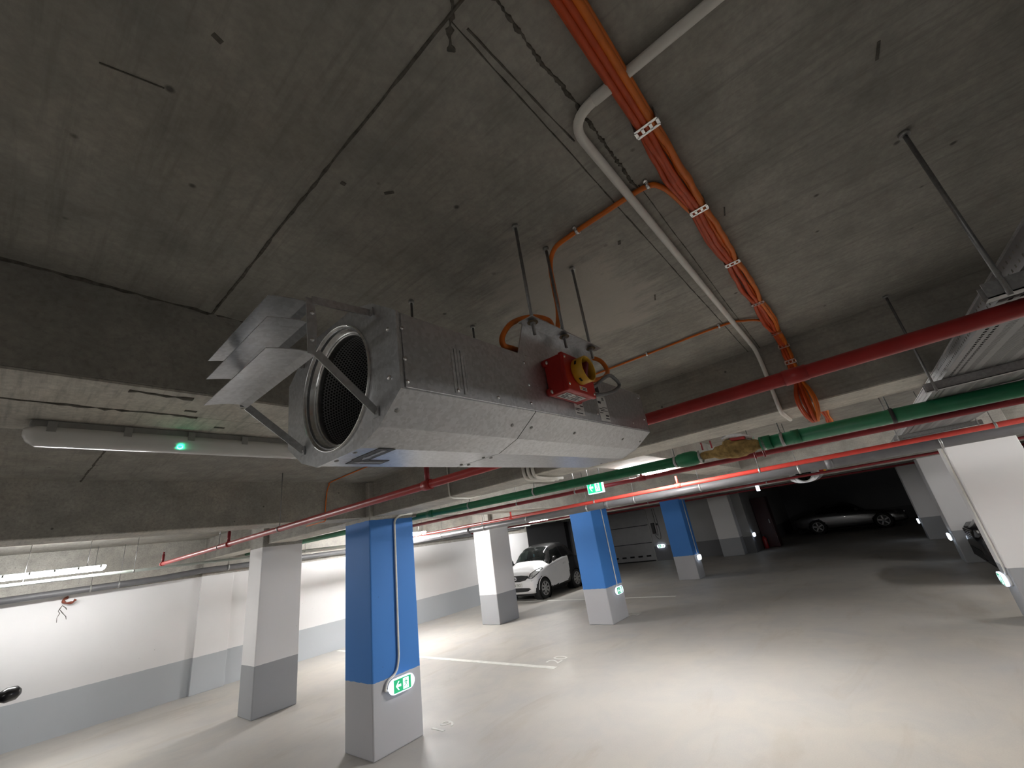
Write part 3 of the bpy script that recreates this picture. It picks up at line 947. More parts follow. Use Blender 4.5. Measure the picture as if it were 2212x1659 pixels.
# small conduits under the crossing beam
w2 = rounded([(2.843, 3.16, ZS - .01), (2.843, 3.16, 2.318), (3.20, 3.24, 2.318), (3.30, 3.17, 2.34)], .06, 5)
tag(MB().tube(w2, .009, 8).build('conduit', 'conduit'), 'thin pale conduit folded under the beam near the blue column', 'conduit')
for k in range(3):
    y = 2.19 - .05 * k
    p = rounded([(2.840, y, ZS - .01), (2.840, y, 2.312), (3.10, y + .04, 2.312), (3.30, y + .01, 2.312)], .075, 6)
    tag(MB().tube(p, .0145, 8).build('conduit', 'conduit'), 'grey bent conduit under the fan, %s of three' % ('left', 'middle', 'right')[k], 'conduit', 'three bent conduits under the beam')

# ------------------------------------------------------------------ pipes
def pipe(name, pts, r, m, label, n=16, group=None, loc=None):
    t = thing(name, label, 'pipe', pts[0] if loc is None else loc, group=group)
    MB().tube(pts, r, n).build('tube', m, t, world=True)
    return t
def hoop(parent, c, ax, r, wd=.02, m='galv_dull', top=ZS):
    h = MB().lathe([(r * 1.06, -wd / 2), (r * 1.12, -wd / 2), (r * 1.12, wd / 2), (r * 1.06, wd / 2)], c, ax, 20, closed=True).build('hoop', m, parent, world=True)
    if top:
        MB().cyl((c[0], c[1], c[2] + r), (c[0], c[1], top), .004, n=6).build('hanger_rod', 'rod', h, world=True)
def sleeve(parent, p0, p1, r, m, name='coupling', n=18):
    MB().cyl(p0, p1, r, n=n).build(name, m, parent, world=True)

# upper red sprinkler pipe
PX, PZ = 1.655, 2.232
p1 = pipe('sprinkler_pipe', [(PX, -4, PZ), (PX, 8.2, PZ)], .0245, 'red_pipe', 'thick red sprinkler pipe passing behind the fan', 20, loc=(PX, -4, PZ))
for y in (2.03, 5.45, 8.14):
    sleeve(p1, (PX, y - .035, PZ), (PX, y + .035, PZ), .031, 'red_pipe', 'tee')
    sleeve(p1, (PX, y, PZ), (PX, y, PZ + .13), .016, 'dark_red', 'riser')
    sleeve(p1, (PX, y, PZ + .13), (PX, y, PZ + .165), .011, 'dark_red', 'sprinkler_head')
for y in (-1.5, 4.15, 5.75):
    hoop(p1, (PX, y, PZ), (0, 1, 0), .0245)
sleeve(p1, (PX, .02, PZ), (PX, .09, PZ), .0272, 'red_pipe')

# green water pipe with lagged valve
GA, GB = V((3.36, -2.2, 2.192)), V((3.57, 4.4, 2.300))
gd = (GB - GA).normalized()
gp = lambda y: GA + (GB - GA) * ((y - GA.y) / (GB.y - GA.y))
g1 = pipe('water_pipe', [GA, gp(.40)], .043, 'green_pipe', 'green water pipe right of the valve, under the cable tray', 20)
sleeve(g1, gp(.40), gp(.47), .050, 'green_pipe', 'end_collar')
sleeve(g1, gp(.22), gp(.27), .047, 'green_pipe')
hoop(g1, gp(.33), gd, .043); hoop(g1, gp(-.27), gd, .043, m='black'); hoop(g1, gp(-1.6), gd, .043)
g2 = pipe('water_pipe', [gp(.98), gp(4.4), V((3.60, 7.2, 2.33)), V((3.62, 10.7, 2.36))], .040, 'green_pipe', 'long green water pipe running from the valve past the blue column', 20)
gl = MB(); gl.lathe([(.040, .16), (.052, .14), (.058, .08), (.058, .03), (.050, 0), (.034, -.02)], gp(.93), gd, 24); gl.build('end_cap', 'green_pipe', g2, world=True)
for y in (1.10, 2.6, 3.6): hoop(g2, gp(y), gd, .040)
sleeve(g2, gp(4.28), gp(4.40), .047, 'green_pipe')

vt = thing('valve', 'brown lagged valve with red levers between the two green pipes', 'valve', gp(.68))
vs_ = gp(.93)
lag = MB()
prof = []
for i in range(15):
    s_ = i / 14
    prof.append((.030 + .032 * math.sin(math.pi * min(1, s_ * 1.25)) ** .8 * (1 if s_ < .8 else .6), -.46 + .42 * s_))
lag.lathe(prof, gp(.93), gd, 22)
for i, p in enumerate(lag.v):
    q = p - gp(.70)
    lag.v[i] = p + V((mnoise.noise(p * 31), mnoise.noise(p * 27 + V((5, 0, 0))), mnoise.noise(p * 29 + V((0, 7, 0))))) * .012
lag.build('lagging', 'wrap', vt, world=True)
MB().cyl(gp(.96), gp(.40), .024, n=16).build('spindle_tube', 'galv', vt, world=True)
c = gp(.68)
MB().lathe([(.046, 0), (.044, .05), (.030, .075), (0, .08)], c, (0, .05, 1), 16).build('bonnet', 'wrap', vt, world=True)
for y, up in ((.87, 1), (.80, 1), (.53, -1), (.47, -1)):
    b = gp(y)
    MB().bar(b + V((0, 0, .045 if up > 0 else -.035)), b + V((0, 0, .105 if up > 0 else -.095)), .012, .014, (1, 0, 0)).build('lever', 'dark_red', vt, world=True, bevel=.003)
MB().bar(gp(.66) + V((0, 0, .075)), gp(.55) + V((-.02, 0, .066)), .02, .022).build('handle', 'red_pipe', vt, world=True, bevel=.004)
fo = MB()
fo.tube([gp(.71) + V((0, 0, .085)), gp(.66) + V((0, 0, .105)), gp(.58) + V((0, 0, .095)), gp(.50) + V((0, 0, .055))], [.012, .024, .020, .010], 10)
for i, p in enumerate(fo.v):
    fo.v[i] = p + V((mnoise.noise(p * 60), mnoise.noise(p * 55 + V((3, 1, 0))), mnoise.noise(p * 50 + V((0, 2, 9))))) * .010
fo.build('foil_wrap', 'foil', vt, world=True)
for y in (.90, .45):
    MB().lathe([(.05, -.008), (.05, .008)], gp(y), gd, 18).build('flange', 'galv_dull', vt, world=True)

r2 = pipe('sprinkler_pipe', [(4.28, -3, 2.215), (4.28, -.9, 2.233), (4.32, 4.4, 2.272), (4.34, 7.4, 2.275)], .022, 'dark_red', 'dark red pipe directly below the green pipe', 14)
for y, z in ((2.6, 2.259), (3.5, 2.266)): hoop(r2, (4.305, y, z), (0, 1, 0), .022)
sleeve(r2, (4.297, 1.72, 2.2525), (4.297, 1.80, 2.2525), .028, 'dark_red', 'tee'); sleeve(r2, (4.297, 1.76, 2.252), (4.297, 1.76, 2.33), .014, 'dark_red', 'riser')

r3 = pipe('sprinkler_pipe', [(5.80, -6, 2.2), (5.80, 9.5, 2.2)], .026, 'red_pipe2', 'bright red pipe just above the grey drain pipe', 14)
for y in (3.2, 5.6, .9, 7.4, -1.1):
    hoop(r3, (5.80, y, 2.2), (0, 1, 0), .026)
for y in (1.9, 4.9):
    sleeve(r3, (5.8, y - .04, 2.2), (5.8, y + .04, 2.2), .031, 'red_pipe2', 'tee'); sleeve(r3, (5.8, y, 2.2), (5.8, y, 2.33), .014, 'red_pipe2', 'riser')

d1 = pipe('drain_pipe', [(6.25, -6, 2.155), (6.25, 3.0, 2.155), (6.28, 10.6, 2.115)], .055, 'grey_pipe', 'thick grey drain pipe below the bright red pipe', 20)
for y in (-3.1, -1.9, -.75, .55, 1.75, 2.75, 3.6, 4.9, 6.0, 7.3, 8.6):
    z = 2.155 if y < 3 else 2.155 - (y - 3) * .00526
    hoop(d1, (6.25 + (0 if y < 3 else (y - 3) * .004), y, z), (0, 1, 0), .055, .022)
for y in (.2, 3.2, 6.4):
    z = 2.155 if y < 3 else 2.155 - (y - 3) * .00526
    sleeve(d1, (6.25, y, z), (6.25, y + .07, z), .061, 'grey_pipe')
r4 = pipe('sprinkler_pipe', [(9.3, -6, 2.172), (9.3, 9.5, 2.172)], .022, 'dark_red', 'thin red pipe seen under the grey drain pipe', 12)
for y in (5.6, 3.8, 1.4): hoop(r4, (9.3, y, 2.172), (0, 1, 0), .022)
r5 = pipe('sprinkler_pipe', [(15.8, -6, 2.24), (15.8, 9.5, 2.24)], .028, 'dark_red', 'dark red pipe in the unlit far bay', 12)

d2 = pipe('drain_pipe', [(-3, 10.45, 2.02), (2.1, 10.40, 2.085), (2.75, 10.42, 2.13), (13.0, 10.42, 2.20)], .052, 'grey_pipe', 'grey drain pipe along the top of the white wall', 18)
for x, z in ((.1, 2.06), (1.2, 2.075), (1.55, 2.08), (3.2, 2.135), (4.6, 2.145), (6.9, 2.16)):
    hoop(d2, (x, 10.41, z), (1, 0, 0), .052, .022)
pp = pipe('steel_pipe', [(-3, 8.78, 2.20), (12.8, 8.78, 2.23)], .021, 'pale_pipe', 'pale steel pipe below the strip lamps by the white wall', 12)
for x in (.35, 1.45, 4.0, 6.2): hoop(pp, (x, 8.78, 2.205), (1, 0, 0), .021)
# bright white conduit above the wall, right of the white column
tag(MB().cyl((3.5, 8.95, 2.19), (8.0, 8.95, 2.20), .02, n=10).build('conduit', 'conduit'), 'white conduit over the wall between the near columns', 'conduit')
cc = rounded([(2.95, 7.545, ZS), (2.95, 7.545, 2.36), (3.30, 7.545, 2.34), (3.36, 7.545, 2.36)], .05, 5)
tag(MB().tube(cc, .010, 8).build('conduit', 'grey_pipe'), 'grey conduit bent over the top of the near white column', 'conduit')

stub = thing('pipe_stub', 'broken rusty pipe stub poking out of the white wall below the grey drain', 'pipe', (.98, 10.72, 1.93))
MB().tube(smooth_path([(0, 0, .06), (-.05, -.06, .03), (-.03, -.10, -.02), (.05, -.12, -.03), (.09, -.12, .01)], 5), [.018 + .006 * math.sin(i) for i in range(21)], 8).build('bent_tube', simple('rusty_red', (.22, .06, .035), .8, 0, .3, 40), stub)
for pts in ([(.938, 1.875), (.915, 1.83), (.903, 1.80), (.925, 1.76), (.905, 1.70), (.912, 1.629)], [(.915, 1.82), (.95, 1.77), (.98, 1.73), (1.005, 1.70), (1.017, 1.653)], [(.938, 1.875), (.985, 1.83), (1.0, 1.80)]):
    MB().tube([(a, 10.7195, b) for a, b in pts], [.004, .007, .004, .006, .003, .004][:len(pts)], 5).build('crack', 'grime', wl)

# ------------------------------------------------------------------ cable tray
TY0, TY1, TZ = -.437, -.93, 2.262
tr = thing('cable_tray', 'perforated steel cable tray on struts at the right edge', 'cable tray', (2.1, TY0, TZ))
def uvquad(mb, a, b, c, d, uv):
    mb.add([a, b, c, d], [(0, 1, 2, 3)], False, [uv])
X0, X1 = -3.2, 7.4
M['tray_side'] = make_slotted('tray_side_sheet'); M['tray_floor'] = make_slotted('tray_floor_sheet', True)
for y, nm in ((TY0, 'side_rail'), (TY1, 'side_rail')):
    mb = MB(); uvquad(mb, (X0, y, TZ), (X1, y, TZ), (X1, y, TZ + .058), (X0, y, TZ + .058), [(X0, 0), (X1, 0), (X1, .058), (X0, .058)]); mb.build(nm, 'tray_side', tr, world=True)
mb = MB(); uvquad(mb, (X0, TY0, TZ), (X1, TY0, TZ), (X1, TY1, TZ), (X0, TY1, TZ), [(X0, 0), (X1, 0), (X1, TY0 - TY1), (X0, TY0 - TY1)]); mb.build('tray_floor', 'tray_floor', tr, world=True)
for y in (TY0, TY1):
    MB().box(X0, X1, y - .004, y + .004, TZ + .056, TZ + .060).build('rail_lip', 'strut', tr, world=True)
for k in range(7):
    y = TY0 - .07 - .055 * k
    tag(MB().tube(smooth_path([(X0, y, TZ + .022), (.8, y - .006, TZ + .022), (2.0, y + .006, TZ + .022), (3.6, y, TZ + .022), (5.5, y - .005, TZ + .022), (X1, y, TZ + .022)], 4), .014, 8).build('tray_cable', 'black'), 'dark cable lying in the perforated tray', 'cable', 'cables in the tray')
for x, nm in ((-1.25, 'rearmost'), (.16, 'nearest'), (1.44, 'second'), (2.75, 'third'), (5.6, 'last')):
    t = thing('strut_hanger', '%s steel strut carrying the cable tray' % nm, 'bracket', (x, -.69, TZ - .041), group='struts of the cable tray')
    ch = MB()
    ch.box(x - .02, x + .02, -1.0, -.37, TZ - .041, TZ - .038)
    ch.box(x - .02, x - .017, -1.0, -.37, TZ - .041, TZ - .001); ch.box(x + .017, x + .02, -1.0, -.37, TZ - .041, TZ - .001)
    ch.build('channel', 'strut', t, world=True)
    for y in (-.402, -.965):
        rd = MB().cyl((x - .028, y, TZ - .05), (x - .028, y, ZS), .0055, n=8).build('threaded_rod', 'rod', t, world=True)
        MB().cyl((x - .028, y, ZS - .012), (x - .028, y, ZS), .013, n=12).build('anchor', 'galv_dull', rd, world=True)

# ------------------------------------------------------------------ lamps
def strip_lamp(x0, x1, y, z0, label, lit, hang=None, lens='lamp_lens', led=None, power=1.0):
    """batten luminaire along x: housing above, cover below"""
    t = thing('strip_lamp', label, 'lamp', ((x0 + x1) / 2, y, z0), group='strip lamps')
    hw = .052
    hs = [(-hw * .9, .066 if lit else .05), (-hw * .8, .078), (hw * .8, .078), (hw * .9, .066 if lit else .05)]
    MB().prism(hs, lambda a, b, d: (d, y + a, z0 + b), x0 + .01, x1 - .01).build('housing', 'lamp_body', t, world=True, bevel=.004)
    top = .066 if lit else .052
    sec = [(-hw, top), (-hw * 1.02, .035), (-hw * .86, .014), (-hw * .5, .002), (0, 0), (hw * .5, .002), (hw * .86, .014), (hw * 1.02, .035), (hw, top)]
    mb = MB()
    xs = [(x0, .35), (x0 + .012, .75), (x0 + .035, 1), (x1 - .035, 1), (x1 - .012, .75), (x1, .35)]
    vs, fs = [], []
    n = len(sec)
    for x, k in xs:
        vs += [(x, y + a * k, z0 + top - (top - b) * k) for a, b in sec]
    for i in range(len(xs) - 1):
        for j in range(n):
            q = (j + 1) % n
            fs.append((i * n + j, i * n + q, (i + 1) * n + q, (i + 1) * n + j))
    fs += [tuple(range(n)), tuple(range((len(xs) - 1) * n, len(xs) * n))]
    mb.add(vs, fs, True)
    mb.build('diffuser', emit('lit_tube_cover', TUBE_COL, TUBE * power) if lit else lens, t, world=True)
    k = 7
    for i in range(k):
        x = x0 + .06 + (x1 - x0 - .12) * i / (k - 1)
        for s_ in (-1, 1):
            MB().box(x - .011, x + .011, y + s_ * (hw + .001) - .003, y + s_ * (hw + .001) + .003, z0 + .036, z0 + .070).build('latch', 'lamp_body', t, world=True)
    if hang:
        for x in (x0 + .2, x1 - .2):
            MB().cyl((x, y, z0 + .078), (x, y, hang), .004, n=6).build('suspension_rod', 'rod', t, world=True)
    if led is not None:
        MB().lathe([(0, -.004), (.006, -.003), (.009, .002)], (led, y - .042, z0 + .012), (0, -.7, -.7), 12).build('indicator_led', 'led', t, world=True)
    return t
strip_lamp(-.005, 1.24, 2.005, 2.352, 'unlit strip lamp with a small green light, left of the fan', False, None, led=.40)
strip_lamp(-4.9, -3.6, 2.005, 2.352, 'added fill strip lamp under the rib behind the viewpoint, unseen', True, power=.6)  # unseen lamp, added as fill for the slab overhead
strip_lamp(-5.6, -4.3, 8.70, 2.262, 'added fill strip lamp farther left beyond the black car, out of view', True, ZS, power=.7)  # second added fill lamp, out of view on the left
strip_lamp(5.2, 6.45, -3.95, 2.352, 'lit strip lamp over the right-hand bays, nearest to the viewpoint', True, 2.43, power=1.6)
strip_lamp(9.8, 11.05, -3.95, 2.352, 'lit strip lamp over the right-hand bays, above the black car', True, 2.43, power=1.15)
strip_lamp(4.58, 5.72, 2.005, 2.352, 'lit strip lamp behind the green pipe, lighting the driveway', True, power=1.7)
strip_lamp(-.35, 1.12, 8.70, 2.262, 'lit strip lamp at the left edge, above the white wall', True, ZS, power=.95)
strip_lamp(5.55, 6.86, 8.62, 2.262, 'lit strip lamp glimpsed just right of the near blue column', True, ZS, power=2.7)
strip_lamp(11.72, 12.75, 9.10, 2.262, 'lit strip lamp above the small white car', True, ZS, power=1.15)
strip_lamp(11.5, 12.9, 10.02, 2.215, 'unlit white strip lamp next to the lamp over the small white car', False, ZS, 'lamp_white')

# ------------------------------------------------------------------ exit signs
def capsule(L, H, n=10):
    r = H / 2; a = L / 2 - r
    pts = [(a + r * math.cos(t), r * math.sin(t)) for t in [(-math.pi / 2) + math.pi * i / n for i in range(n + 1)]]
    pts += [(-a + r * math.cos(t), r * math.sin(t)) for t in [(math.pi / 2) + math.pi * i / n for i in range(n + 1)]]
    return pts
ARROW = [(-.5, 0), (.0, .46), (.0, .30), (.16, .30), (-.10, .10), (.5, .10), (.5, -.10), (-.10, -.10), (.16, -.30), (.0, -.30), (.0, -.46)]
ARROW = [(-.5, 0), (-.02, .46), (.20, .46), (-.14, .13), (.5, .13), (.5, -.13), (-.14, -.13), (.20, -.46), (-.02, -.46)]
MAN = [[(-.06, .30), (.06, .30), (.06, .42), (-.06, .42)], [(-.10, -.02), (.07, -.02), (.10, .26), (-.04, .28)], [(-.28, .10), (-.05, .20), (-.05, .27), (-.28, .17)],
       [(.06, .16), (.26, .04), (.28, .11), (.08, .25)], [(-.10, .0), (.0, .0), (-.14, -.24), (-.30, -.30), (-.32, -.24), (-.20, -.18)], [(-.02, .0), (.08, .0), (.20, -.20), (.14, -.44), (.07, -.42), (.12, -.20)]]
def sign_face(t, W, H, fn, green, white):
    """pictogram: green field, white arrow left, white doorway with a green runner"""
    g = MB().prism([(-W / 2, -H / 2), (W / 2, -H / 2), (W / 2, H / 2), (-W / 2, H / 2)], fn, 0, .002).build('green_panel', green, t)
    MB().prism([(-W * .24 + a * W * .30, b * H * .74) for a, b in ARROW], fn, .002, .003).build('arrow', white, g)
    MB().prism([(W * .03, -H * .42), (W * .36, -H * .42), (W * .36, H * .42), (W * .03, H * .42)], fn, .002, .003).build('doorway', white, g)
    mb = MB()
    for q in MAN: mb.prism([(W * .20 + a * W * .36, b * H * .85) for a, b in q], fn, .003, .0038)
    mb.build('running_figure', green, g)
def oval_sign(loc, nrm, label, L=.33, H=.145, white='sign_white', face=True, D=.055):
    t = thing('exit_sign', label, 'exit sign', loc, group='oval exit signs')
    nrm = V(nrm); u = V((0, 0, 1)).cross(nrm).normalized()
    fn = lambda a, b, d: u * a + V((0, 0, b)) + nrm * d
    MB().prism(capsule(L * .96, H * .92), fn, 0, D * .55, True).build('base', 'lamp_white', t)
    MB().prism(capsule(L, H), fn, D * .5, D, True).build('lens', white, t, bevel=.008)
    if face: sign_face(t, L * .66, H * .82, lambda a, b, d: fn(a, b, d + D), 'sign_green', white)
    return t
oval_sign((3.127, 4.53, .566), (0, -1, 0), 'glowing oval exit sign with left arrow on the nearest blue column')
oval_sign((8.61, 4.64, .545), (0, -1, 0), 'glowing oval exit sign on the middle blue column')
oval_sign((13.72, 4.50, .555), (0, -1, 0), 'glowing oval exit sign on the farthest blue column', white='sign_hot', face=False)
oval_sign((19.6, 7.895, .60), (-1, 0, 0), 'glowing oval exit sign on the wall right of the sectional door', white='sign_hot', L=.37)
oval_sign((8.36, -.985, .50), (0, 1, 0), 'glowing oval exit sign on the edge of the large right column', L=.36, D=.07)
oval_sign((13.80, -1.10, .52), (0, 1, 0), 'glowing oval exit sign on the column behind the black car', white='sign_hot', face=False, D=.07)
oval_sign((19.05, -.97, .55), (0, 1, 0), 'glowing oval exit sign on the third right column', white='sign_hot', face=False, D=.07)
oval_sign((19.45, 4.05, .66), (0, -1, 0), 'glowing oval exit sign beside the dark red cabinet', white='sign_hot', face=False, D=.10)

def hanging_sign(loc, nrm, W, H, label, green, white, face=True, top=ZS, th=.022):
    t = thing('exit_sign', label, 'exit sign', loc, group='hanging exit signs')
    nrm = V(nrm); u = V((0, 0, 1)).cross(nrm).normalized()
    fn = lambda a, b, d: u * a + V((0, 0, b)) + nrm * d
    MB().prism([(-W / 2, -H / 2), (W / 2, -H / 2), (W / 2, H / 2), (-W / 2, H / 2)], fn, -th, th).build('box', white, t, bevel=.003)
    if face: sign_face(t, W * .93, H * .86, lambda a, b, d: fn(a, b, d + th), green, white)
    for s_ in (-1, 1):
        MB().cyl(fn(s_ * W * .4, H / 2, 0), fn(s_ * W * .4, top - loc[2], 0), .004, n=6).build('hanger_rod', 'rod', t)
    return t
hanging_sign((4.12, 2.225, 2.248), (-1, 0, 0), .185, .137, 'square glowing exit sign with left arrow hanging behind the green pipe', 'sign_green_hi', 'sign_white')
hanging_sign((13.2, 2.24, 2.19), (0, -1, 0), .28, .14, 'small glowing exit sign hanging far off under the grey drain pipe', 'sign_green_hi', 'sign_hot', False)

# conduits feeding the column signs
def col_conduit(pts, r, label, rr=.05):
    return tag(MB().tube(rounded(pts, rr, 6), r, 10).build('conduit', 'conduit'), label, 'conduit')
col_conduit([(3.40, 4.515, 2.335), (3.21, 4.515, 2.325), (3.128, 4.512, 2.27), (3.118, 4.512, .80), (3.08, 4.510, .68), (2.965, 4.508, .64), (2.935, 4.508, .56), (2.965, 4.508, .55)], .0125, 'pale conduit running down the nearest blue column to its sign', .06)
col_conduit([(8.585, 4.625, 2.21), (8.615, 4.625, .66), (8.55, 4.62, .62)], .012, 'pale conduit running down the middle blue column to its sign')
col_conduit([(13.66, 4.485, 2.26), (13.69, 4.485, .66)], .012, 'pale conduit running down the farthest blue column to its sign')
col_conduit([(8.20, -.968, 2.21), (8.20, -.968, .62), (8.28, -.968, .56)], .012, 'pale conduit down the edge of the large right column')

# ------------------------------------------------------------------ sectional door
dr = thing('door_1', 'grey sectional garage door of wide panels with a row of vents', 'door', (19.66, 9.735, 0))
del dr['category']; dr['kind'] = 'structure'
zc = [.03, .80, 1.575, 2.29]
for i in range(3):
    p = MB().box(19.64, 19.69, 8.30, 11.17, zc[i] + .012, zc[i + 1] - .012).build('door_panel', 'door', dr, world=True, bevel=.008)
    if i == 0:
        for k in range(6):
            y = 8.504 + k * .415
            MB().box(19.632, 19.645, y, y + .22, .20, .27).build('vent', 'dark', p, world=True)
MB().box(19.645, 19.68, 8.30, 11.17, .005, 2.29).build('panel_gap_seal', 'dark', dr, world=True)
for y in (8.245, 11.17):
    MB().box(19.575, 19.64, y, y + .05, 0, 2.3).build('guide_rail', 'galv_dull', dr, world=True)
op = thing('door_operator', 'black door operator box with looped cables on the wall', 'control box', (19.6, 8.05, 1.15))
MB().box(19.50, 19.6, 7.98, 8.12, 1.15, 1.62).build('case', 'black', op, world=True, bevel=.01)
MB().box(19.53, 19.6, 7.83, 7.88, 1.50, 1.58).build('push_button', 'black', op, world=True)
MB().tube(smooth_path([(19.58, 8.06, 1.15), (19.58, 8.0, .98), (19.58, 7.88, .90), (19.58, 7.80, 1.02), (19.58, 7.80, 1.6), (19.58, 7.84, 2.25)], 6), .007, 6).build('loop_cable', 'black', op, world=True)
MB().tube(smooth_path([(19.58, 8.02, 1.2), (19.58, 7.95, 1.08), (19.58, 7.9, 1.2), (19.58, 7.93, 2.25)], 6), .007, 6).build('loop_cable', 'black', op, world=True)

# dark red hydrant cabinet and extinguisher by the far column
cb = thing('hydrant_cabinet', 'tall dark red cabinet in the unlit corner', 'cabinet', (21.2, 3.80, 0))
MB().box(21.0, 21.6, 3.44, 4.04, 0, 2.02).build('body', 'door_red', cb, world=True, bevel=.02)
MB().box(20.985, 21.0, 3.49, 4.01, .08, 1.95).build('cabinet_door', 'door_red', cb, world=True, bevel=.004)
MB().box(20.965, 20.985, 3.54, 3.57, .95, 1.10).build('handle', 'galv_dull', cb, world=True)
ex = thing('fire_extinguisher', 'red fire extinguisher standing against the dark cabinet', 'extinguisher', (20.80, 3.93, 0))
MB().lathe([(0, 0), (.085, 0), (.09, .02), (.09, .36), (.07, .42), (.03, .45), (.028, .48)], (0, 0, 0), (0, 0, 1), 18).build('cylinder', 'ext_red', ex)
MB().box(-.02, .02, -.05, .03, .48, .53).build('valve_head', 'black', ex)
MB().tube(smooth_path([(0, -.04, .50), (0, -.12, .42), (0, -.11, .2), (0, -.10, .08)], 5), .011, 6).build('hose', 'black', ex)

tag(MB().box(19.1, 19.22, 12.45, 12.6, 0, ZS).build('steel_post', 'black'), 'thin black post against the dark recess wall', 'post')

# ------------------------------------------------------------------ floor markings
def marking(x0, x1, y0, y1, label):
    return tag(MB().box(x0, x1, y0, y1, 0, .003).build('parking_line', 'white_line'), label, 'line', 'white parking lines')
marking(5.62, 5.72, 4.32, 10.60, 'white line dividing the bays behind the nearest blue column')
marking(10.88, 10.98, 4.36, 10.60, 'white line crossing the floor in front of the small white car')
marking(11.05, 11.15, -4.9, -1.75, 'faint white line in the bay behind the large right column')
def number(txt, x, y, size, label):
    vs, fs = text_mesh(txt, size, .0012)
    o = MB().add([(x + v.x, y + v.y, .0014 + v.z) for v in vs], fs).build('parking_number', 'white_line')
    return tag(o, label, 'number', 'painted bay numbers')
number('19', 3.645, 4.47, .30, 'painted bay number 19 beside the nearest blue column')
number('20', 6.02, 4.52, .36, 'painted bay number 20 at the end of the white line')
number('21', 9.08, 4.58, .30, 'faint painted bay number 21 by the middle blue column')

# ------------------------------------------------------------------ cars
def chaikin(p, it=2):
    for _ in range(it):
        q = [p[0]]
        for a, b in zip(p[:-1], p[1:]):
            q += [(a[0] * .75 + b[0] * .25, a[1] * .75 + b[1] * .25), (a[0] * .25 + b[0] * .75, a[1] * .25 + b[1] * .75)]
        q.append(p[-1])
        p = q
    return p
def resample(p, n):
    d = [0]
    for a, b in zip(p[:-1], p[1:]): d.append(d[-1] + math.hypot(b[0] - a[0], b[1] - a[1]))
    out = []; j = 0
    for i in range(n + 1):
        t = d[-1] * i / n
        while j < len(d) - 2 and d[j + 1] < t: j += 1
        k = (t - d[j]) / max(1e-9, d[j + 1] - d[j])
        out.append((p[j][0] + (p[j + 1][0] - p[j][0]) * k, p[j][1] + (p[j + 1][1] - p[j][1]) * k))
    return out
def interp(tab, x):
    for a, b in zip(tab[:-1], tab[1:]):
        if a[0] <= x <= b[0]:
            t = (x - a[0]) / (b[0] - a[0]); t = t * t * (3 - 2 * t) * .5 + t * .5
            return [p + (q - p) * t for p, q in zip(a[1:], b[1:])]
    return list(tab[-1][1:])

def section(tab, x, nr):
    zb, zs, wd, zt, wr = interp(tab, x)
    pr = [(0, zb), (wd * .86, zb), (wd * .985, zb + .07), (wd, (zb + zs) / 2), (wd * .985, zs - .04), (wd * .95, zs + .01), (wr, zt - .06 - (zt - zs) * .10), (wr * .8, zt - .012), (0, zt)]
    return resample(chaikin(pr, 2), nr)

def car_shell(tab, nx, nr, classify, arches):
    """loft; returns dict part -> MB. tab rows: x, zbot, zshoulder, half width, ztop, half roof, shoulder-to-roof offset"""
    L = tab[-1][0]
    rows = []
    xs = [L * i / nx for i in range(nx + 1)]
    for x in xs:
        rows.append(section(tab, x, nr))
    parts = {}
    for side in (1, -1):
        for i in range(nx):
            for j in range(nr):
                q = [(xs[i], rows[i][j]), (xs[i + 1], rows[i + 1][j]), (xs[i + 1], rows[i + 1][j + 1]), (xs[i], rows[i][j + 1])]
                cx = sum(a for a, _ in q) / 4; cy = sum(b[0] for _, b in q) / 4; cz = sum(b[1] for _, b in q) / 4
                hit = False
                for ax, ar in arches:
                    if math.hypot(cx - ax, cz - .30) < ar and cy > .45: hit = True
                if hit: continue
                nm = classify(cx, cy * side, cz, j / nr, zrow=interp(tab, cx))
                if nm is None: continue
                if nm in ('door_skin', 'side_window', 'quarter_window', 'sill', 'side_glass'): nm = (nm, side)
                mb = parts.setdefault(nm, MB())
                mb.add([(a, b[0] * side, b[1]) for a, b in q], [(0, 1, 2, 3)], True)
    for nm, zz in (('front_cap', 0), ('rear_cap', nx)):
        poly = [(xs[zz], a, b) for a, b in rows[zz]] + [(xs[zz], -a, b) for a, b in reversed(rows[zz][1:-1])]
        nm2 = classify(xs[zz], 0, .5, .5, zrow=interp(tab, xs[zz]))
        parts.setdefault(nm2, MB()).add(poly, [tuple(range(len(poly)))])
    return parts

def wheel(t, x, y, r, spokes, wdt=.17):
    s_ = 1 if y > 0 else -1
    tw = MB().lathe([(r * .66, -wdt / 2), (r * .93, -wdt / 2), (r, -wdt * .36), (r, wdt * .36), (r * .93, wdt / 2), (r * .66, wdt / 2)], (x, y, r), (0, 1, 0), 32, closed=True).build('tyre', 'tyre', t)
    yo = y + s_ * wdt * .46
    rm = MB(); rm.lathe([(r * .69, -.012), (r * .69, .012), (r * .61, .016), (r * .60, -.01)], (x, yo, r), (0, s_, 0), 32, closed=True)
    rm.lathe([(0, .014), (r * .16, .012), (r * .20, -.01)], (x, yo, r), (0, s_, 0), 16)
    for k in range(spokes):
        a = 2 * math.pi * k / spokes + .2
        u = V((math.cos(a), 0, math.sin(a))); v = V((-math.sin(a), 0, math.cos(a)))
        rm.obox(V((x, yo, r)) + u * r * .40, u * r * .24, v * r * (.088 if spokes > 6 else .085), V((0, s_ * .008, 0)))
    rm.build('wheel_cover', 'rim', tw)
    MB().cyl((x, y - s_ * wdt * .3, r), (x, y + s_ * wdt * .36, r), r * .67, n=24).build('brake_disc', 'black', tw)

def arch_liner(t, x, y, r):
    s_ = 1 if y > 0 else -1
    MB().lathe([(r * 1.22, .02), (r * 1.20, -.26), (0, -.26)], (x, y, .30), (0, s_, 0), 28).build('wheel_arch_liner', 'dark', t)

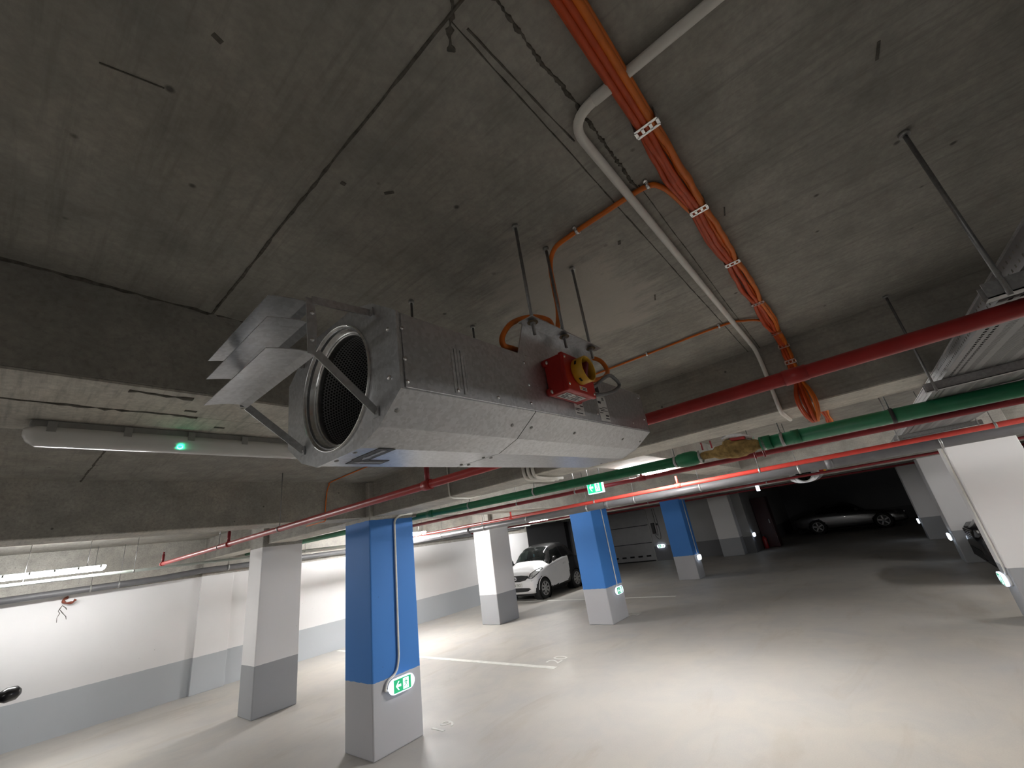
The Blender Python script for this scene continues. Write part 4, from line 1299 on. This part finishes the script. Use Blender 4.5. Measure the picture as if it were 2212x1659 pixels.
# -- small white two-seater
def small_car(loc, rz, label):
    t = thing('car', label, 'car', loc, rz)
    tab = [(0, .27, .50, .58, .60, .45), (.05, .20, .58, .70, .72, .50), (.16, .18, .68, .775, .84, .55), (.40, .18, .80, .815, .945, .60), (.70, .18, .90, .83, 1.03, .66), (.78, .18, .92, .83, 1.06, .66),
           (1.10, .19, .96, .83, 1.385, .60), (1.32, .19, .98, .83, 1.495, .59), (1.70, .19, 1.02, .83, 1.555, .60), (2.10, .20, 1.05, .825, 1.535, .59), (2.35, .22, 1.06, .815, 1.44, .57), (2.52, .26, 1.0, .79, 1.22, .54), (2.62, .30, .9, .74, 1.03, .50), (2.69, .40, .75, .64, .86, .42)]
    def cls(x, y, z, s_, zrow):
        zb, zs, wd, zt, wr = zrow
        ay = abs(y)
        belt = zs + .035
        side_top = zt - .10 - (zt - zs) * .10
        if .80 < x < 1.27 and z > belt + .02 and ay < wr * 1.02 and z > 1.0 + (x - .80) * .0: 
            if ay < wr * .95 : return 'windscreen'
        if z > belt + .01 and z < side_top and ay > wr * .9:
            xl = .98 + (z - 1.0) * .75
            if xl < x < 1.66: return 'side_window'
            if 1.72 < x < 2.10 - (z - 1.05) * .25: return 'quarter_window'
        if x > 2.38 and 1.08 < z < zt - .06 and ay < .5: return 'rear_window'
        if z < .30 and x > .72: return 'sill'
        if x < .80 and z >= 0: return 'front_panel'
        rear = 1.86 + .10 * math.sin(max(0, (z - .3)) / .7 * 1.5) - (max(0, .42 - z) * 1.2)
        if x < rear and z < belt - .005: return 'door_skin'
        return 'roof_shell'
    mats = {'windscreen': 'glass', 'side_window': 'glass', 'quarter_window': 'glass_dark', 'rear_window': 'glass_dark', 'sill': 'black', 'front_panel': 'car_white', 'door_skin': 'car_white', 'roof_shell': 'car_black'}
    for nm, mb in car_shell(tab, 96, 64, cls, ((.44, .345), (2.31, .345))).items():
        nm = nm[0] if isinstance(nm, tuple) else nm
        mb.build(nm, mats[nm], t)
    for x in (.44, 2.31):
        for s_ in (-1, 1):
            wheel(t, x, s_ * .735, .295, 8)
            arch_liner(t, x, s_ * .80, .285)
            MB().tube([(x + .335 * math.cos(a), s_ * .822, .30 + .335 * math.sin(a)) for a in [math.pi * i / 16 for i in range(17)]], .014, 6).build('arch_lip', 'car_white' if x < 1 else 'black', t)
    MB().box(.10, 2.6, -.62, .62, .14, .24).build('underbody', 'dark', t)
    # face: y = +-, x small is the nose
    stations = [(.012 * i, section(tab, .012 * i, 60)) for i in range(80)]
    def half_at(row, z):
        best = -1
        for p, q in zip(row[:-1], row[1:]):
            lo, hi = (p, q) if p[1] <= q[1] else (q, p)
            if lo[1] <= z <= hi[1] and hi[1] > lo[1]:
                best = max(best, lo[0] + (hi[0] - lo[0]) * (z - lo[1]) / (hi[1] - lo[1]))
        return best
    def nose(y, z):
        """where the lofted front reaches the point (y, z)"""
        for x, row in stations:
            if half_at(row, z) >= abs(y): return x
        return .6
    def patch(poly, m, nm, d=.010):
        """plate following the curved nose, built in rings"""
        n = len(poly)
        cy = sum(p[0] for p in poly) / n; cz = sum(p[1] for p in poly) / n
        ring = [1, .75, .5, .25]
        vs = [(nose(y, z) + .03, y, z) for y, z in poly]
        for t_ in ring:
            for y, z in poly:
                yy, zz = cy + (y - cy) * t_, cz + (z - cz) * t_
                vs.append((nose(yy, zz) - d, yy, zz))
        vs.append((nose(cy, cz) - d, cy, cz))
        fs = []
        for r_ in range(4):
            for i in range(n):
                fs.append((r_ * n + i, r_ * n + (i + 1) % n, (r_ + 1) * n + (i + 1) % n, (r_ + 1) * n + i))
        fs += [(4 * n + i, 4 * n + (i + 1) % n, 5 * n) for i in range(n)]
        return MB().add(vs, fs, True).build(nm, m, t)
    patch([(-.46, .715), (-.20, .735), (.20, .735), (.46, .715), (.49, .66), (.40, .595), (.20, .565), (-.20, .565), (-.40, .595), (-.49, .66)], 'black', 'upper_grille', .024)
    patch([(-.52, .375), (-.2, .385), (.2, .385), (.52, .375), (.585, .335), (.50, .285), (.2, .27), (-.2, .27), (-.50, .285), (-.585, .335)], 'black', 'lower_grille')
    for s_ in (-1, 1):
        hl = [(s_ * a, b) for a, b in ((.50, .645), (.60, .625), (.69, .675), (.745, .765), (.76, .85), (.72, .885), (.63, .845), (.53, .755))]
        h = patch(hl, 'lamp_glass', 'headlight', .016)
        MB().tube([(nose(y, z) - .014, y, z) for y, z in hl], .012, 6, closed=True).build('headlight_bezel', 'black', h)
        patch([(s_ * a, b) for a, b in ((.60, .555), (.70, .56), (.70, .575), (.60, .57))], 'lamp_dark', 'turn_repeater', .004)
    em = MB(); em.lathe([(.026, -.004), (.055, -.006), (.055, .004), (.026, .004)], (nose(0, .65) - .032, 0, .652), (1, 0, 0), 20, closed=True)
    bd = em.build('badge', 'car_white', t)
    MB().prism([(-.030, 0), (0, .036), (.022, 0), (0, -.036)], lambda a, b, d: (nose(0, .65) - .040 + d, a, .652 + b), 0, .01).build('badge_centre', 'ink', bd)
    px = nose(0, .45) - .025
    pl = MB().box(px, px + .02, -.26, .26, .405, .52).build('number_plate', 'sticker', t)
    MB().box(px - .002, px + .001, .215, .26, .405, .52).build('country_band', 'plate_blue', pl)
    text_part('CJ 26 YRO', .100, 'ink', pl, lambda a, b, d: V((px - .0015 - d, -a * .80 - .022, .462 + b)))
    for s_ in (-1, 1):
        mr = MB(); mr.lathe([(0, -.075), (.045, -.065), (.065, -.02), (.06, .04), (.03, .06), (0, .065)], (1.00, s_ * .93, 1.085), (.25, s_, .05), 16)
        m_ = mr.build('door_mirror', 'car_black', t)
        MB().bar((.98, s_ * .80, 1.0), (.99, s_ * .90, 1.06), .05, .04).build('mirror_stalk', 'car_black', m_)
        MB().prism([(.80, .93), (.98, .97), (.90, 1.10)], lambda a, b, d: (a, s_ * (.795 + d), b), 0, .03).build('mirror_sail', 'car_black', m_)
        MB().box(1.60, 1.76, s_ * .825 - .012, s_ * .825 + .012, .84, .87).build('door_handle', 'car_white', t)
    for s_ in (-1, 1):
        st = MB()
        st.box(1.35, 1.80, s_ * .36 - .22, s_ * .36 + .22, .45, .60); st.box(1.72, 1.84, s_ * .36 - .22, s_ * .36 + .22, .55, 1.10); st.box(1.74, 1.83, s_ * .36 - .12, s_ * .36 + .12, 1.12, 1.30)
        st.build('seat', 'seat', t, bevel=.03)
    MB().prism([(.82, .80), (.82, 1.02), (1.15, .98), (1.22, .80)], lambda a, b, d: (a, d, b), -.72, .72).build('dashboard', 'seat', t)
    MB().lathe([(.165, -.015), (.18, 0), (.165, .015), (.15, 0)], (1.22, .36, .95), (1, 0, .35), 24, closed=True).build('steering_wheel', 'black', t)
    MB().box(.93, .98, -.06, .06, 1.02, 1.045).build('dash_instrument', 'sticker', t)
    MB().box(1.165, 1.170, .0, .055, 1.17, 1.27).build('windscreen_tag', 'tag_blue', t)
    return t
small_car((10.88, 9.36, 0), 0, 'small white two-seat car with a black roof parked by the wall')

# -- ordinary cars for the dark right side and the left edge
def big_car(loc, rz, label, paint, coupe=False, spokes=5):
    t = thing('car', label, 'car', loc, rz)
    if coupe:
        tab = [(0, .28, .45, .60, .50, .4), (.10, .20, .52, .76, .60, .5), (.5, .17, .62, .86, .72, .6), (1.0, .17, .70, .89, .80, .66), (1.30, .17, .74, .90, .85, .66), (1.85, .17, .78, .90, 1.20, .52), (2.2, .17, .80, .90, 1.28, .50),
               (2.7, .17, .82, .90, 1.24, .50), (3.4, .18, .84, .90, 1.02, .56), (3.9, .22, .80, .87, .90, .60), (4.15, .30, .70, .78, .80, .5), (4.25, .42, .62, .66, .68, .4)]
        wx, glass_rng, L = (.86, 3.30), (1.38, 3.25), 4.25
    else:
        tab = [(0, .30, .55, .62, .62, .45), (.06, .22, .62, .76, .72, .5), (.25, .18, .72, .85, .86, .6), (.8, .18, .84, .885, .97, .68), (1.15, .18, .90, .89, 1.04, .68), (1.75, .18, .94, .89, 1.40, .56), (2.1, .18, .95, .89, 1.47, .56),
               (3.0, .18, .97, .89, 1.46, .56), (3.6, .2, .98, .88, 1.36, .54), (4.0, .26, .95, .85, 1.08, .55), (4.15, .34, .85, .78, .92, .5), (4.22, .45, .75, .68, .80, .4)]
        wx, glass_rng, L = (.82, 3.35), (1.2, 3.95), 4.22
    def cls(x, y, z, s_, zrow):
        zb, zs, wd, zt, wr = zrow
        belt = zs + .03
        side_top = zt - .08 - (zt - zs) * .1
        if glass_rng[0] < x < glass_rng[1]:
            if zt - zs > .18 and belt < z < side_top and abs(y) > wr * .93: return 'side_glass'
            front = x < (1.80 if coupe else 1.70)
            rear = x > (2.75 if coupe else 3.45)
            if (front or rear) and z > belt + .03 and abs(y) < wr * .93: return 'windscreen' if front else 'rear_window'
        if z < zb + .10: return 'sill'
        return 'body'
    mats = {'body': paint, 'side_glass': 'glass_dark', 'windscreen': 'glass_dark', 'rear_window': 'glass_dark', 'sill': 'black'}
    for nm, mb in car_shell(tab, 80, 44, cls, ((wx[0], .37), (wx[1], .37))).items():
        nm = nm[0] if isinstance(nm, tuple) else nm
        mb.build(nm, mats[nm], t)
    for x in wx:
        for s_ in (-1, 1):
            wheel(t, x, s_ * .79, .325, spokes, .20); arch_liner(t, x, s_ * .86, .30)
    MB().box(.12, L - .12, -.66, .66, .14, .26).build('underbody', 'dark', t)
    for s_ in (-1, 1):
        MB().lathe([(0, -.10), (.045, -.09), (.075, -.03), (.07, .05), (.03, .085), (0, .09)], (1.62 if not coupe else 1.65, s_ * 1.0, 1.02 if not coupe else .92), (.2, s_, .03), 16).build('door_mirror', paint, t)
        MB().bar((1.60 if not coupe else 1.63, s_ * .84, .97 if not coupe else .87), (1.61 if not coupe else 1.64, s_ * .94, 1.0 if not coupe else .90), .05, .03).build('mirror_stalk', 'black', t)
        zz = .66 if not coupe else .56
        hd = MB()
        pts = [(.10, s_ * .80), (.03, s_ * .66), (.0, s_ * .50), (.03, s_ * .47)]
        vs = [(.03, s_ * .46, zz - .05), (.09, s_ * .70, zz - .06), (.30, s_ * .853, zz + .03), (.34, s_ * .85, zz + .10), (.14, s_ * .72, zz + .095), (.05, s_ * .48, zz + .05)]
        vs = [(a - .025, b * 1.01, c) for a, b, c in vs]
        vb = [(a + .10, b * .9, c) for a, b, c in vs]
        hd.add(vs + vb, [tuple(range(6))] + [(i, (i + 1) % 6, 6 + (i + 1) % 6, 6 + i) for i in range(6)])
        hd.build('headlight', 'lamp_dark', t)
        MB().obox((.06, s_ * .58, zz + .03), (.012, 0, 0), (0, .035, 0), (0, 0, .018)).build('headlight_lens', 'galv_bright', t)
    if not coupe:
        gr = MB().prism([(-.42, .60), (.42, .60), (.36, .70), (-.36, .70)], lambda a, b, d: (-.012 + d, a, b), 0, .03).build('upper_grille', 'black', t)
        for k in range(3):
            MB().box(-.02, -.008, -.38, .38, .615 + k * .03, .625 + k * .03).build('chrome_bar', 'galv_bright', gr)
        MB().prism([(-.55, .28), (.55, .28), (.50, .42), (-.50, .42)], lambda a, b, d: (.0 + d, a, b), -.008, .06).build('lower_grille', 'dark', t)
    return t
# nose at local x = 0; local +x is the rear
bc = big_car((11.72, -1.17, 0), -math.pi / 2, 'black car with its nose showing between the right columns', 'car_black')
bc.scale = (1, 1, 1.18)
big_car((25.9, -.98, 0), math.pi / 2, 'dim silver coupe parked sideways in the dark end bay', 'car_silver', True)
big_car((-.56, 6.45, 0), math.pi / 2, 'black car at the left edge, only its wing mirror in view', 'car_black')
